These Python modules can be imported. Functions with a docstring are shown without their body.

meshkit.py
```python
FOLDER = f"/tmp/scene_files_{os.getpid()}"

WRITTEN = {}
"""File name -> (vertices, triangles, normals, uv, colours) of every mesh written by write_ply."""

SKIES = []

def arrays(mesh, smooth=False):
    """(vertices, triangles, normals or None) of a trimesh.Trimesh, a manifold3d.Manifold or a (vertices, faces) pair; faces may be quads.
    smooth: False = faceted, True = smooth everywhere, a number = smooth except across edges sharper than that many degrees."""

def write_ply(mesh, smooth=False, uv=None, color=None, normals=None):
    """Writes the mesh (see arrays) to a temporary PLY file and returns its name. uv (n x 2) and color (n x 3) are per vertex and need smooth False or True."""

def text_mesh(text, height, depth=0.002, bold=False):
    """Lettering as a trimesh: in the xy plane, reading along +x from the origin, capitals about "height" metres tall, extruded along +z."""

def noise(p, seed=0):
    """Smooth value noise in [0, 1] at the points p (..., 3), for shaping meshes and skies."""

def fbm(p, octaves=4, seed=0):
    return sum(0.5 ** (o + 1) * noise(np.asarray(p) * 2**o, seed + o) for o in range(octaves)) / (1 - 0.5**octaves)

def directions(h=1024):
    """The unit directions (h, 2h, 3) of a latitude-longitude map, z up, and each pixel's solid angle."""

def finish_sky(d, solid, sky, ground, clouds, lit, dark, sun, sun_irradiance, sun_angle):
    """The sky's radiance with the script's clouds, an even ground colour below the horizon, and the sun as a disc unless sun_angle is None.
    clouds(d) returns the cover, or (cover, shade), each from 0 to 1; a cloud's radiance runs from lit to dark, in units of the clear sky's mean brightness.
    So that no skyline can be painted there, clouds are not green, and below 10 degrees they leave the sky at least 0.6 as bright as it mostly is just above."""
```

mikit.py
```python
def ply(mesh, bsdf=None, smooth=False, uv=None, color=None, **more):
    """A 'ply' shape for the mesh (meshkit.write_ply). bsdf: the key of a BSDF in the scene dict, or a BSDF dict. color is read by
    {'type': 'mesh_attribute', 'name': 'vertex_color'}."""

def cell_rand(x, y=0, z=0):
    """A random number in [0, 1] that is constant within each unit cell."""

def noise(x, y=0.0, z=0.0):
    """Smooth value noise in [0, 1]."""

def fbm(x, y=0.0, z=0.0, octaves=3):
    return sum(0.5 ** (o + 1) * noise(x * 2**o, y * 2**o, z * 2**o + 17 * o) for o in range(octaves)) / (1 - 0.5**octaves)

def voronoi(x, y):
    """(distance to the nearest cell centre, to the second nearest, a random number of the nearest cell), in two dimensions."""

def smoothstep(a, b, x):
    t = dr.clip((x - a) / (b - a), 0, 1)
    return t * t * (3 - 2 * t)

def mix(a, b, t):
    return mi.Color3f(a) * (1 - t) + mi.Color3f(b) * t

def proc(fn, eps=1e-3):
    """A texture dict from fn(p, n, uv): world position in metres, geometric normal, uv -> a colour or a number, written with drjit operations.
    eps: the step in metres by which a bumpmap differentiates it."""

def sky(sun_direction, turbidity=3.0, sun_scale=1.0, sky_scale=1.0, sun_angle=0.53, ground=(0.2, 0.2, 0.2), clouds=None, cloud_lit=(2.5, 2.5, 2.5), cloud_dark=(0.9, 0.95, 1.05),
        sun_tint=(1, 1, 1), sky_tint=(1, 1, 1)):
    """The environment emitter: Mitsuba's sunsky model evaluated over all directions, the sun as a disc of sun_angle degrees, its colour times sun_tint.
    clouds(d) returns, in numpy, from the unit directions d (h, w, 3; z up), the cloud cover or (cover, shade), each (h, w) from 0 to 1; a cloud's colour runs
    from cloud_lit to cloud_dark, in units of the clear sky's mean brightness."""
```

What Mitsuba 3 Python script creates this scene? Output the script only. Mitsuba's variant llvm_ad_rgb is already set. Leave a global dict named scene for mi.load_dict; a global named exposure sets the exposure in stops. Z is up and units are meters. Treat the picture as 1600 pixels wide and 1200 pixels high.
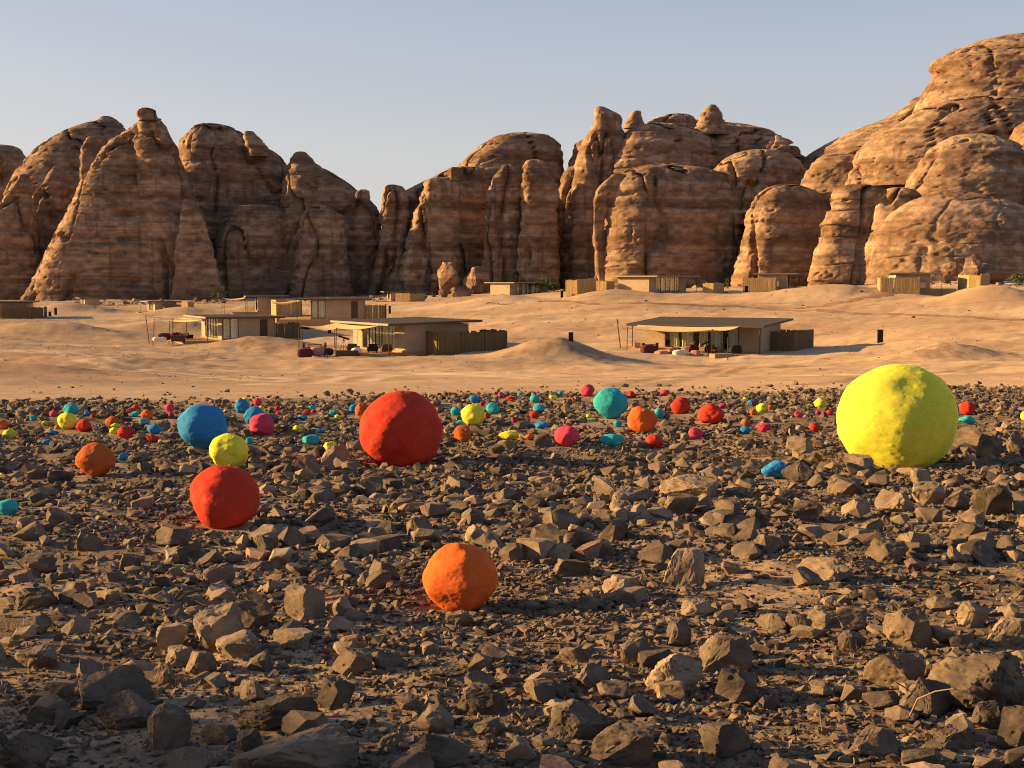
import math
import numpy as np, trimesh, drjit as dr, mitsuba as mi
import meshkit, mikit
from mikit import noise, fbm, smoothstep, mix
from scipy.spatial import HalfspaceIntersection
from scipy.interpolate import RBFInterpolator, PchipInterpolator

T = mi.ScalarTransform4f
scene, labels = {}, {}

# ------------------------------------------------------------------ camera, sky, exposure
F = 2200.0                                   # focal length in photograph pixels (1600 wide)
HORIZON = 440.0
PITCH = math.atan((600 - HORIZON) / F)       # the camera looks slightly down
CAM = np.array([0.0, 0.0, 8.0])
FWD = np.array([0, math.cos(PITCH), -math.sin(PITCH)])
UP = np.array([0, math.sin(PITCH), math.cos(PITCH)])
scene['camera'] = {'type': 'perspective', 'fov': math.degrees(2 * math.atan(800 / F)), 'fov_axis': 'x',
                   'near_clip': 0.1, 'far_clip': 6000.0,
                   'to_world': T().look_at(origin=CAM.tolist(), target=(CAM + FWD).tolist(), up=[0, 0, 1])}
SUN_EL, SUN_BETA = math.radians(15.0), math.radians(6.0)
SUN = np.array([-math.cos(SUN_BETA) * math.cos(SUN_EL), math.sin(SUN_BETA) * math.cos(SUN_EL), math.sin(SUN_EL)])
scene['sky'] = mikit.sky(SUN.tolist(), turbidity=3.5, sun_scale=3.1, sky_scale=1.5, sun_tint=(1.0, 0.895, 0.71), sky_tint=(1.07, 0.96, 1.06), ground=(0.3, 0.2, 0.12),
                         clouds=lambda d: np.clip(0.70 * np.exp(-np.maximum(d[..., 2], 0) / 0.14) * (0.8 + 0.4 * meshkit.fbm(d * [3, 3, 14], 3, 2)), 0, 1), cloud_lit=(2.1, 1.98, 1.90))     # dusty air low over the horizon
exposure = 1.85


def ray(px, py):
    d = FWD * F + np.array([1.0, 0, 0]) * (px - 800) - UP * (py - 600)
    return d / d[1]


def at(px, py, Y):
    """The point at photograph pixel (px, py), Y metres ahead of the camera."""
    return CAM + ray(px, py) * Y


# ------------------------------------------------------------------ materials
def mat(key, fn_or_rgb, rough=0.9, bump=None, bump_scale=0.02, spec=0.2, eps=1e-3, two=True, **more):
    col = {'type': 'rgb', 'value': list(fn_or_rgb)} if not callable(fn_or_rgb) else mikit.proc(fn_or_rgb)
    b = {'type': 'principled', 'base_color': col, 'roughness': rough, 'specular': spec, **more}
    if bump is not None:
        b = {'type': 'bumpmap', 'arbitrary': mikit.proc(bump, eps), 'scale': bump_scale, 'bsdf': b}
    scene[key] = {'type': 'twosided', 'bsdf': b} if two else b
    return key


TRACKS = []


def sand_mix(p, n, uv):
    big = fbm(p.x * 0.05, p.y * 0.09, 0, 4)
    fine = fbm(p.x * 3.1, p.y * 2.3, p.z, 3)
    streak = fbm(p.x * 0.035 + 9, p.y * 0.55, 3, 4)
    track = smoothstep(0.58, 0.72, streak)
    sand = mix((0.34, 0.235, 0.14), (0.465, 0.332, 0.205), smoothstep(0.25, 0.75, big))
    sand = sand * (0.86 + 0.28 * fine) * (1 - 0.10 * track)
    red = smoothstep(0.52, 0.75, fbm(p.x * 0.03 + 31, p.y * 0.05, 7, 3))
    sand = mix(sand, mi.Color3f(0.36, 0.22, 0.12), red * 0.6)
    gravel = mi.Float(0)
    for mx, my, a_, sx, sy in MOUNDS[:3]:
        gravel = dr.maximum(gravel, dr.exp(-dr.square((p.x - mx) / (sx * 1.1)) - dr.square((p.y - my + 2) / (sy * 1.2))))
    speck = fbm(p.x * 1.6, p.y * 1.2, 11, 3)
    sand = mix(sand, mi.Color3f(0.25, 0.165, 0.10), smoothstep(0.42, 0.62, speck) * (0.22 + 0.75 * gravel))
    rut = dr.abs(noise(p.x * 0.018 + 0.06 * p.y, p.y * 0.12, 4) - 0.5)
    sand = sand * (1 - 0.22 * (1 - smoothstep(0.008, 0.03, rut)) * smoothstep(0.4, 0.6, noise(p.x * 0.09, p.y * 0.2, 8)))
    near, dark_near = mi.Float(99), mi.Float(99)
    for (ax, ay), (bx, by), pale in TRACKS:
        ex, ey = bx - ax, by - ay
        t = dr.clip(((p.x - ax) * ex + (p.y - ay) * ey) / (ex * ex + ey * ey), 0, 1)
        d = dr.sqrt(dr.square(p.x - ax - t * ex) + dr.square(p.y - ay - t * ey))
        if pale:
            near = dr.minimum(near, d)
        else:
            dark_near = dr.minimum(dark_near, d)
    wob = 0.35 * (fbm(p.x * 0.8, p.y * 0.8, 3, 2) - 0.5)
    wheel = 1 - smoothstep(0.15, 0.75, dr.abs(near + wob - 1.0))
    sand = mix(sand, mi.Color3f(0.58, 0.44, 0.285), wheel * 0.55)
    sand = sand * (1 - 0.30 * (1 - smoothstep(0.2, 0.7, dr.abs(dark_near + wob - 0.6))))
    # the stone field: dusty brown earth with darker grit, its far border ragged
    edge = EDGE0 + p.x * EDGE1 + 1.6 * (fbm(p.x * 0.5, p.y * 0.3, 1, 3) - 0.5)
    field = 1 - smoothstep(-0.8, 1.2, p.y - edge)
    dirt = mix((0.15, 0.106, 0.070), (0.28, 0.20, 0.128), smoothstep(0.3, 0.7, fbm(p.x * 0.9, p.y * 0.7, 5, 4)))
    grit = fbm(p.x * 30, p.y * 30, 2, 2)
    dirt = dirt * (0.65 + 0.7 * grit)
    return mix(sand, dirt, field)


def ground_bump(p, n, uv):
    return fbm(p.x * 9, p.y * 9, p.z * 9, 4) + 0.35 * fbm(p.x * 55, p.y * 55, 3, 2)


EDGE0, EDGE1 = 37.0, 0.38
mat('m_ground', sand_mix, 0.95, ground_bump, 0.011, spec=0.1, eps=4e-3)


def cliff_color(p, n, uv):
    warp = 3.0 * fbm(p.x * 0.03, p.y * 0.03, p.z * 0.03, 3)
    zz = p.z + warp + 0.02 * p.x
    band = fbm(zz * 0.45, p.x * 0.012, 1, 4)
    thin = fbm(zz * 2.3, p.x * 0.03, p.y * 0.03, 3)
    c = mix((0.182, 0.115, 0.072), (0.29, 0.196, 0.128), smoothstep(0.3, 0.7, band))
    c = c * (0.84 + 0.30 * smoothstep(0.22, 0.72, thin))
    c = c * (0.72 + 0.56 * smoothstep(0.3, 0.7, fbm(p.x * 0.55, p.y * 0.55, p.z * 0.75, 4)))
    patch = fbm(p.x * 0.16, p.y * 0.16, p.z * 0.10, 4)
    c = mix(c, mi.Color3f(0.15, 0.082, 0.05), smoothstep(0.52, 0.70, patch) * 0.4)
    streak = fbm(p.x * 0.9, p.y * 0.9, p.z * 0.06, 3)
    c = mix(c, mi.Color3f(0.11, 0.066, 0.045), smoothstep(0.56, 0.70, streak) * 0.5)
    return c * (0.82 + 0.36 * fbm(p.x * 1.7, p.y * 1.7, p.z * 2.4, 3))


def cliff_bump(p, n, uv):
    warp = 2.0 * fbm(p.x * 0.05, p.y * 0.05, p.z * 0.05, 2)
    zz = p.z + warp
    return 0.75 * fbm(zz * 1.3, p.x * 0.10, p.y * 0.10, 3) + 1.2 * fbm(p.x * 0.9, p.y * 0.9, p.z * 1.5, 4)


mat('m_cliff', cliff_color, 0.95, cliff_bump, 0.25, spec=0.05, eps=0.04)


def stone_fn(a, b, sc=9.0):
    def fn(p, n, uv):
        k = fbm(p.x * sc, p.y * sc, p.z * sc, 4)
        c = mix(a, b, smoothstep(0.32, 0.68, k))
        dust = smoothstep(0.45, 0.72, fbm(p.x * 2.3 + 5, p.y * 2.3, p.z * 2.3, 3))
        c = mix(c, mi.Color3f(0.29, 0.205, 0.135), 0.35 * dust)
        return c * (0.8 + 0.4 * fbm(p.x * 60, p.y * 60, p.z * 60, 2))
    return fn


def stone_bump(p, n, uv):
    return fbm(p.x * 14, p.y * 14, p.z * 20, 4) + 0.3 * fbm(p.x * 70, p.y * 70, p.z * 70, 2)


mat('m_stone_dark', stone_fn((0.062, 0.048, 0.037), (0.115, 0.088, 0.066)), 0.8, stone_bump, 0.009, eps=2e-3)
mat('m_stone_brown', stone_fn((0.095, 0.071, 0.052), (0.165, 0.124, 0.089)), 0.85, stone_bump, 0.009, eps=2e-3)
mat('m_stone_tan', stone_fn((0.165, 0.124, 0.087), (0.27, 0.205, 0.143)), 0.9, stone_bump, 0.010, eps=2e-3)
mat('m_stone_red', stone_fn((0.16, 0.095, 0.07), (0.245, 0.155, 0.115)), 0.88, stone_bump, 0.009, eps=2e-3)
scene['m_rubble'] = {'type': 'twosided', 'bsdf': {'type': 'bumpmap', 'arbitrary': mikit.proc(stone_bump, 2e-3), 'scale': 0.006,
                     'bsdf': {'type': 'principled', 'base_color': {'type': 'mesh_attribute', 'name': 'vertex_color'}, 'roughness': 0.88, 'specular': 0.2}}}


def paint_fn(c):
    c = np.array(c)
    def fn(p, n, uv):
        k = fbm(p.x * 4, p.y * 4, p.z * 4, 4)
        g = fbm(p.x * 45, p.y * 45, p.z * 45, 3)
        wear = smoothstep(0.60, 0.78, fbm(p.x * 7 + 3, p.y * 7, p.z * 7, 4))
        base = mi.Color3f(*c.tolist()) * (0.88 + 0.24 * k) * (0.82 + 0.36 * g)
        return mix(base, mi.Color3f(*(0.75 * c + 0.06).tolist()), wear * 0.5)
    return fn


def felt_bump(p, n, uv):
    return 0.9 * fbm(p.x * 13, p.y * 13, p.z * 13, 3) + 0.55 * fbm(p.x * 60, p.y * 60, p.z * 60, 3)


PAINT = {'red': (0.47, 0.045, 0.026), 'orange': (0.59, 0.122, 0.028), 'rust': (0.44, 0.105, 0.03), 'yellow': (0.66, 0.65, 0.065), 'lime': (0.58, 0.60, 0.05),
         'blue': (0.035, 0.21, 0.46), 'teal': (0.035, 0.34, 0.39), 'pink': (0.52, 0.06, 0.11), 'magenta': (0.36, 0.03, 0.12)}
for _k, _c in PAINT.items():
    mat('m_paint_' + _k, paint_fn(_c), 0.95, felt_bump, 0.0036, spec=0.08, eps=2e-3, sheen=0.25, sheen_tint=0.8)


def plaster(p, n, uv):
    return mi.Color3f(0.35, 0.268, 0.19) * (0.8 + 0.4 * fbm(p.x * 1.2, p.y * 1.2, p.z * 1.6, 4))


def reed(p, n, uv):
    s = fbm((p.x + p.y * 0.7) * 14, 2, p.z * 0.5, 3)
    return mix((0.24, 0.155, 0.07), (0.44, 0.31, 0.15), s)


def reed_bump(p, n, uv):
    return fbm((p.x + p.y * 0.7) * 18, 2, p.z * 0.4, 2)


mat('m_plaster', plaster, 0.9)
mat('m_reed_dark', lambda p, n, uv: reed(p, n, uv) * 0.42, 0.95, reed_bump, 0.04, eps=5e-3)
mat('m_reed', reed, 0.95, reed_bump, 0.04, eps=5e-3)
mat('m_roof', (0.058, 0.05, 0.043), 0.85)
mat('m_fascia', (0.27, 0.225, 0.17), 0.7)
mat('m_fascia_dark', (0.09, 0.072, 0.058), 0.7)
mat('m_frame', (0.05, 0.04, 0.032), 0.5)
mat('m_deck', (0.36, 0.225, 0.115), 0.85)
mat('m_awning', (0.58, 0.41, 0.20), 0.9)
mat('m_post', (0.06, 0.045, 0.035), 0.7)
mat('m_bollard', (0.03, 0.022, 0.018), 0.8)
mat('m_curtain', lambda p, n, uv: mi.Color3f(0.50, 0.56, 0.44) * (0.75 + 0.5 * noise((p.x + p.y) * 9, 1, 2)), 0.95)
mat('m_dark_wood', (0.085, 0.05, 0.03), 0.7)
mat('m_maroon', (0.085, 0.024, 0.024), 0.95)
mat('m_rose', (0.42, 0.20, 0.17), 0.95)
mat('m_cream', (0.62, 0.54, 0.45), 0.95)
mat('m_black', (0.02, 0.018, 0.018), 0.7)
mat('m_white', (0.72, 0.66, 0.58), 0.9)
mat('m_twig', (0.27, 0.20, 0.115), 0.9)
mat('m_straw', (0.42, 0.27, 0.11), 0.95)
mat('m_path', lambda p, n, uv: mi.Color3f(0.23, 0.135, 0.08) * (0.75 + 0.5 * fbm(p.x * 0.8, p.y * 0.8, 0, 3)), 0.95)
mat('m_leaf', lambda p, n, uv: mix((0.05, 0.07, 0.022), (0.11, 0.12, 0.04), noise(p.x * 3, p.y * 3, p.z * 3)), 0.8)
scene['m_glass'] = {'type': 'thindielectric', 'int_ior': 1.5}


# ------------------------------------------------------------------ helpers
COUNT = {}


def numbered(base):
    k = COUNT.get(base, 0)
    COUNT[base] = k + 1
    return base if k == 0 else f'{base}_{k:03d}'


def put(key, shape, label=None, category=None, group=None, kind=None):
    """One entry of the scene; the key may say thing__part__sub_part, and repeats take a number."""
    key = numbered(key)
    scene[key] = shape
    tag(key, label, category, group, kind)
    return key


def tag(key, label=None, category=None, group=None, kind=None):
    d = {k: v for k, v in dict(label=label, category=category, group=group, kind=kind).items() if v}
    if d:
        labels[key] = d


def thing(base, label, category, group=None):
    key = numbered(base)
    tag(key, label, category, group)
    return key


def mesh(v, f):
    return trimesh.Trimesh(np.asarray(v, float), np.asarray(f, int), process=False)


def join(ms):
    return trimesh.util.concatenate(ms)


def box(lo, hi):
    lo, hi = np.asarray(lo, float), np.asarray(hi, float)
    m = trimesh.creation.box(extents=hi - lo)
    m.apply_translation((lo + hi) / 2)
    return m


def tube(points, radius, n=6):
    """A tapering tube through the points."""
    pts = np.asarray(points, float)
    rad = np.broadcast_to(radius, len(pts))
    d = np.gradient(pts, axis=0)
    d /= np.linalg.norm(d, axis=1, keepdims=True)
    ref = np.array([0.31, 0.17, 0.93]) if abs(d[0][2]) < 0.8 else np.array([1.0, 0.1, 0])
    x = np.cross(d, ref); x /= np.linalg.norm(x, axis=1, keepdims=True)
    y = np.cross(d, x)
    a = np.arange(n) * 2 * math.pi / n
    v = (pts[:, None] + rad[:, None, None] * (np.cos(a)[None, :, None] * x[:, None] + np.sin(a)[None, :, None] * y[:, None])).reshape(-1, 3)
    f = []
    for i in range(len(pts) - 1):
        for k in range(n):
            p, q, r, s = i * n + k, i * n + (k + 1) % n, (i + 1) * n + (k + 1) % n, (i + 1) * n + k
            f += [[p, q, r], [p, r, s]]
    e = (len(pts) - 1) * n
    for k in range(1, n - 1):
        f += [[0, k + 1, k], [e, e + k, e + k + 1]]
    return mesh(v, f)


def grid_faces(nr, nc, wrap=False):
    i, j = np.meshgrid(np.arange(nr - 1), np.arange(nc if wrap else nc - 1), indexing='ij')
    j2 = (j + 1) % nc
    a, b, c, d = i * nc + j, i * nc + j2, (i + 1) * nc + j2, (i + 1) * nc + j
    return np.vstack([np.stack([a, b, c], -1).reshape(-1, 3), np.stack([a, c, d], -1).reshape(-1, 3)])


# ------------------------------------------------------------------ the ground
ctrl = []
for yy in (-10, 0, 6, 12, 20, 30, 38, 46):
    for u in (-1.6, -0.9, -0.5, -0.2, 0.0, 0.2, 0.5, 0.9, 1.6):
        ctrl.append((u * (yy + 20), yy, CAM[2] - 1.9 - 0.03 * yy - max(0, yy - 38) * 0.012))
for px, row, d in [(1100, 558, 125), (1290, 553, 128), (640, 554, 127), (515, 557, 125), (785, 549, 130), (300, 541, 165), (440, 531, 172), (20, 541, 140), (120, 560, 105),
                   (500, 496, 230), (20, 499, 230), (235, 488, 260), (130, 477, 300), (620, 471, 310), (810, 462, 300), (1000, 459, 225), (1100, 458, 228), (1210, 456, 230),
                   (1440, 462, 200), (1600, 472, 190), (1600, 560, 110), (1480, 556, 110), (1400, 505, 150), (1200, 484, 190), (900, 482, 200), (800, 502, 175), (690, 480, 240),
                   (1000, 492, 175), (400, 508, 210), (100, 472, 340), (300, 472, 340), (500, 470, 340), (700, 462, 340), (900, 452, 330), (1100, 452, 310), (1300, 448, 290),
                   (1500, 440, 250), (1620, 445, 240), (250, 598, 70), (800, 590, 70), (1400, 585, 72), (-300, 480, 300), (-300, 545, 130), (1900, 470, 180), (1900, 550, 110)]:
    p = at(px, row, d)
    ctrl.append(tuple(p))
for u in (-3, -1.5, -0.6, 0, 0.6, 1.5, 3):
    for yy in (480, 800, 2500):
        ctrl.append((u * (yy + 20), yy, 5.5))
ctrl = np.array(ctrl)


def uvlog(x, y):
    yc = np.maximum(y, -12) + 20
    return np.stack([2.2 * np.arctan(x / yc * 1.2), 1.3 * np.log(yc)], -1)


_rbf = RBFInterpolator(uvlog(ctrl[:, 0], ctrl[:, 1]), ctrl[:, 2], kernel='thin_plate_spline', smoothing=0.02)
MOUNDS = []
for px, row, d, amp, sx, sy in [(868, 562, 119, 1.75, 4.2, 4.5), (395, 560, 141, 1.55, 6.4, 5), (1482, 562, 112, 1.15, 4.6, 3.4), (70, 524, 186, 1.5, 9, 4.5), (255, 508, 205, 1.2, 7, 4),
                                (1290, 474, 205, 1.9, 9, 7), (1548, 470, 186, 2.3, 6, 7), (770, 484, 232, 1.5, 8, 5), (950, 462, 218, 1.2, 6, 5), (110, 486, 268, 1.6, 8, 5), (285, 486, 250, 1.3, 6, 4),
                                (395, 484, 252, 1.5, 5, 4), (1160, 452, 212, 0.5, 9, 5), (30, 590, 78, 0.5, 5, 3), (20, 610, 50, .25, 3.5, 2.5), (1130, 520, 150, 0.8, 7, 4), (620, 560, 112, .35, 7, 4), (510, 506, 181, .75, 7, 4), (1000, 480, 190, .6, 10, 4), (660, 500, 190, .9, 9, 4)]:
    p = at(px, row, d)
    MOUNDS.append((p[0], p[1], amp, sx, sy))


def ground_z(x, y):
    x, y = np.asarray(x, float), np.asarray(y, float)
    shp = np.broadcast(x, y).shape
    x, y = np.broadcast_to(x, shp).ravel(), np.broadcast_to(y, shp).ravel()
    z = np.concatenate([_rbf(uvlog(x[i:i + 40000], y[i:i + 40000])) for i in range(0, max(1, len(x)), 40000)]) if len(x) else np.zeros(0)
    for mx, my, a, sx, sy in MOUNDS:
        z = z + a * np.exp(-((x - mx) / sx) ** 2 - ((y - my) / sy) ** 2)
    p = np.stack([x, y, 0 * x], -1)
    edge = EDGE0 + EDGE1 * x
    fld = 1 / (1 + np.exp(np.clip((y - edge) * 1.2, -40, 40)))
    z = z + fld * (0.16 * (meshkit.fbm(p * 0.7, 3, 3) - 0.5) + 0.05 * (meshkit.fbm(p * 4, 2, 5) - 0.5))
    far = (1 - fld) * np.clip((y - 40) / 60, 0, 1)
    z = z + far * (1.1 * (meshkit.fbm(p * [0.07, 0.11, 1], 4, 8) - 0.5) + 0.28 * (meshkit.fbm(p * [0.35, 0.45, 1], 3, 14) - 0.5) + 0.12 * (meshkit.fbm(p * [1.1, 0.8, 1], 2, 15) - 0.5)) + (1 - fld) * 0.05 * (meshkit.fbm(p * 0.9, 3, 9) - 0.5)
    return z.reshape(shp)


def hit(px, py, lo=3.5, hi=420.0):
    """Where the ray through a photograph pixel first meets the ground."""
    d = ray(px, py)
    t = np.geomspace(lo, hi, 500)
    P = CAM + d * t[:, None]
    below = np.nonzero(P[:, 2] < ground_z(P[:, 0], P[:, 1]))[0]
    k = below[0] if len(below) else len(t) - 1
    a, b = t[max(k - 1, 0)], t[k]
    tt = np.linspace(a, b, 30)
    P = CAM + d * tt[:, None]
    below = np.nonzero(P[:, 2] < ground_z(P[:, 0], P[:, 1]))[0]
    return P[below[0] if len(below) else -1]


ys = np.concatenate([[-900, -400, -150, -60, -25, -8, 0, 2.5], np.geomspace(3.6, 46, 330), np.geomspace(46.6, 420, 250), np.geomspace(430, 5000, 14)])
s = np.linspace(-1, 1, 330)
s = np.concatenate([[-120, -40, -14, -6, -3, -2, -1.5, -1.2, -1.08], s, [1.08, 1.2, 1.5, 2, 3, 6, 14, 40, 120]])
GX = s[None, :] * (0.40 * np.maximum(ys, 3) + 1.2)[:, None]
GX = np.clip(GX, -5000, 5000) + 1e-3 * s[None, :]
GY = np.broadcast_to(ys[:, None], GX.shape)
GZ = ground_z(GX, GY)
put('ground', mikit.ply(mesh(np.stack([GX, GY, GZ], -1).reshape(-1, 3), grid_faces(len(ys), len(s))), 'm_ground', smooth=True),
    'pale orange desert sand with low mounds, dusty brown earth under the stones in front', kind='structure')


for pale, pxs in ((1, [(-60, 548), (60, 551), (110, 553), (150, 562), (190, 573), (240, 581), (320, 588), (420, 594)]), (1, [(420, 600), (620, 585), (800, 588), (1000, 592), (1300, 586)]),
                  (0, [(990, 603), (1060, 590), (1130, 580), (1240, 573)]), (0, [(1300, 600), (1420, 585), (1540, 570)]), (0, [(120, 575), (260, 562), (330, 556)])):
    P = [hit(a, b) for a, b in pxs]
    TRACKS += [((float(q[0]), float(q[1])), (float(r[0]), float(r[1])), pale) for q, r in zip(P[:-1], P[1:])]


def strip(points, width, lift=0.06):
    pts = np.asarray(points, float)
    t = np.linspace(0, 1, 160)
    k = np.linspace(0, 1, len(pts))
    X, Y = PchipInterpolator(k, pts[:, 0])(t), PchipInterpolator(k, pts[:, 1])(t)
    dx, dy = np.gradient(X), np.gradient(Y)
    L = np.hypot(dx, dy)
    w = width / 2 * (0.8 + 0.4 * meshkit.noise(np.stack([t * 25, 0 * t, 0 * t], -1), 4))
    off = np.linspace(-1, 1, 5)
    VX = X[:, None] - (dy / L * w)[:, None] * off
    VY = Y[:, None] + (dx / L * w)[:, None] * off
    return mesh(np.stack([VX, VY, ground_z(VX, VY) + lift * (1 - 0.75 * np.abs(off))], -1).reshape(-1, 3), grid_faces(160, 5))


def path(pxs, width, label, lift=0.07, mt='m_path'):
    P = [hit(a, b) for a, b in pxs]
    m = strip([(p[0], p[1]) for p in P], width, lift)
    put('path', mikit.ply(m, mt, smooth=True), label, kind='structure')


# ------------------------------------------------------------------ the sandstone cliffs
def loft(keys, Y, kd=0.75, seed=0, amp=1.0, nrow=150, ncol=110, power=2.3, back=None, lean=0.0, flute=0.0, sink=4.0, yaw=0.0, bulge=2.6, joint=1.0):
    """A sandstone dome or buttress: keys are (photo row, left px, right px) from the foot to the top, standing Y metres away; ledges, cracks and pits are displaced."""
    keys = sorted(keys, key=lambda k: -k[0])
    P = []
    for row, xl, xr in keys:
        a, b = at(xl, row, Y), at(xr, row, Y)
        P.append((a[2], (a[0] + b[0]) / 2, max((b[0] - a[0]) / 2, 0.02)))
    foot = P[0]
    P = [(foot[0] - sink, foot[1], foot[2] * 1.04)] + P
    P = np.array(P)
    if P[-1, 2] > 0.1:
        P = np.vstack([P, [P[-1, 0] + 0.12 * P[-1, 2], P[-1, 1], 0.02]])
    seg = np.hypot(np.diff(P[:, 0]), np.diff(P[:, 2]) * 0.8) + 1e-3
    k = np.concatenate([[0], np.cumsum(seg)])
    t = np.linspace(0, k[-1], nrow)
    z, cx, a = (PchipInterpolator(k, P[:, i])(t) for i in range(3))
    a = np.maximum(a, 0.01)
    # columns: most of them on the side that faces the camera
    nf = int(ncol * 0.72)
    th = np.concatenate([np.linspace(math.pi * 0.93, math.pi * 2.07, nf, endpoint=False), np.linspace(math.pi * 2.07, math.pi * 2.93, ncol - nf, endpoint=False)])
    ce, se = np.cos(th), np.sin(th)
    q = 2.0 / power
    ex, ey = np.sign(ce) * np.abs(ce) ** q, np.sign(se) * np.abs(se) ** q
    h = (z - z[0]) / max(z[-1] - z[0], 1e-6)
    amax = a.max()
    b = kd * (0.65 * a + 0.35 * amax * np.sqrt(np.clip(1 - h ** 3, 0, 1)) * np.minimum(1, a / (0.25 * amax + 1e-6)))
    yc = Y + lean * (z - z[0]) + kd * amax * 0.15
    c_, s2 = math.cos(math.radians(yaw)), math.sin(math.radians(yaw))
    qx, qy = a[:, None] * ex, b[:, None] * ey
    rx, ry = qx * c_ - qy * s2, qx * s2 + qy * c_
    rx = rx * (a / np.maximum(np.abs(rx).max(1), 1e-6))[:, None]
    V = np.stack([cx[:, None] + rx, yc[:, None] + ry, np.broadcast_to(z[:, None], (nrow, ncol))], -1)
    n = np.stack([ex * c_ - ey * s2, ex * s2 + ey * c_, 0 * ex], -1)
    n = np.broadcast_to(n / np.linalg.norm(n, axis=1, keepdims=True), V.shape)
    size = np.minimum(1.0, a / 3.5)[:, None]
    s_ = np.array([seed * 13.7, seed * 7.1, seed * 3.3])
    fade = np.clip((V[..., 2] - z[0]) / 3, 0, 1)
    # strata: ledges with hard undersides, warped a little
    warp = 2.2 * (meshkit.fbm(V * 0.05 + 3.1, 2, 1) - 0.5)
    zz = V[..., 2] + warp + 0.012 * V[..., 0]
    l1 = meshkit.noise(np.stack([zz / 3.1, 0.02 * V[..., 0], 0 * zz + 5], -1), 11)
    saw = (zz / 2.3 + 1.2 * meshkit.noise(V * 0.06, 4)) % 1.0
    saw = np.where(saw < 0.82, saw / 0.82, (1 - saw) / 0.18)
    l2 = meshkit.noise(np.stack([zz / 0.85, 0.05 * V[..., 0], 0.05 * V[..., 1]], -1), 12)
    mask = np.clip(2.2 * (meshkit.fbm(V * [0.09, 0.09, 0.05] + s_, 3, 21) - 0.28), 0, 1.3)
    disp = 0.65 * (l1 - 0.5) + mask * (0.40 * (saw - 0.5) + 0.5 * (l2 - 0.5))
    # bulges, joints and pits
    disp = disp + bulge * (meshkit.fbm(V * [0.07, 0.07, 0.055] + s_, 3, 31) - 0.5) + 1.15 * (meshkit.fbm(V * [0.35, 0.35, 0.45] + s_, 4, 32) - 0.5)
    crack = np.abs(meshkit.fbm(V * [0.11, 0.11, 0.018] + s_ * 2, 3, 33) - 0.5)
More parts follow.
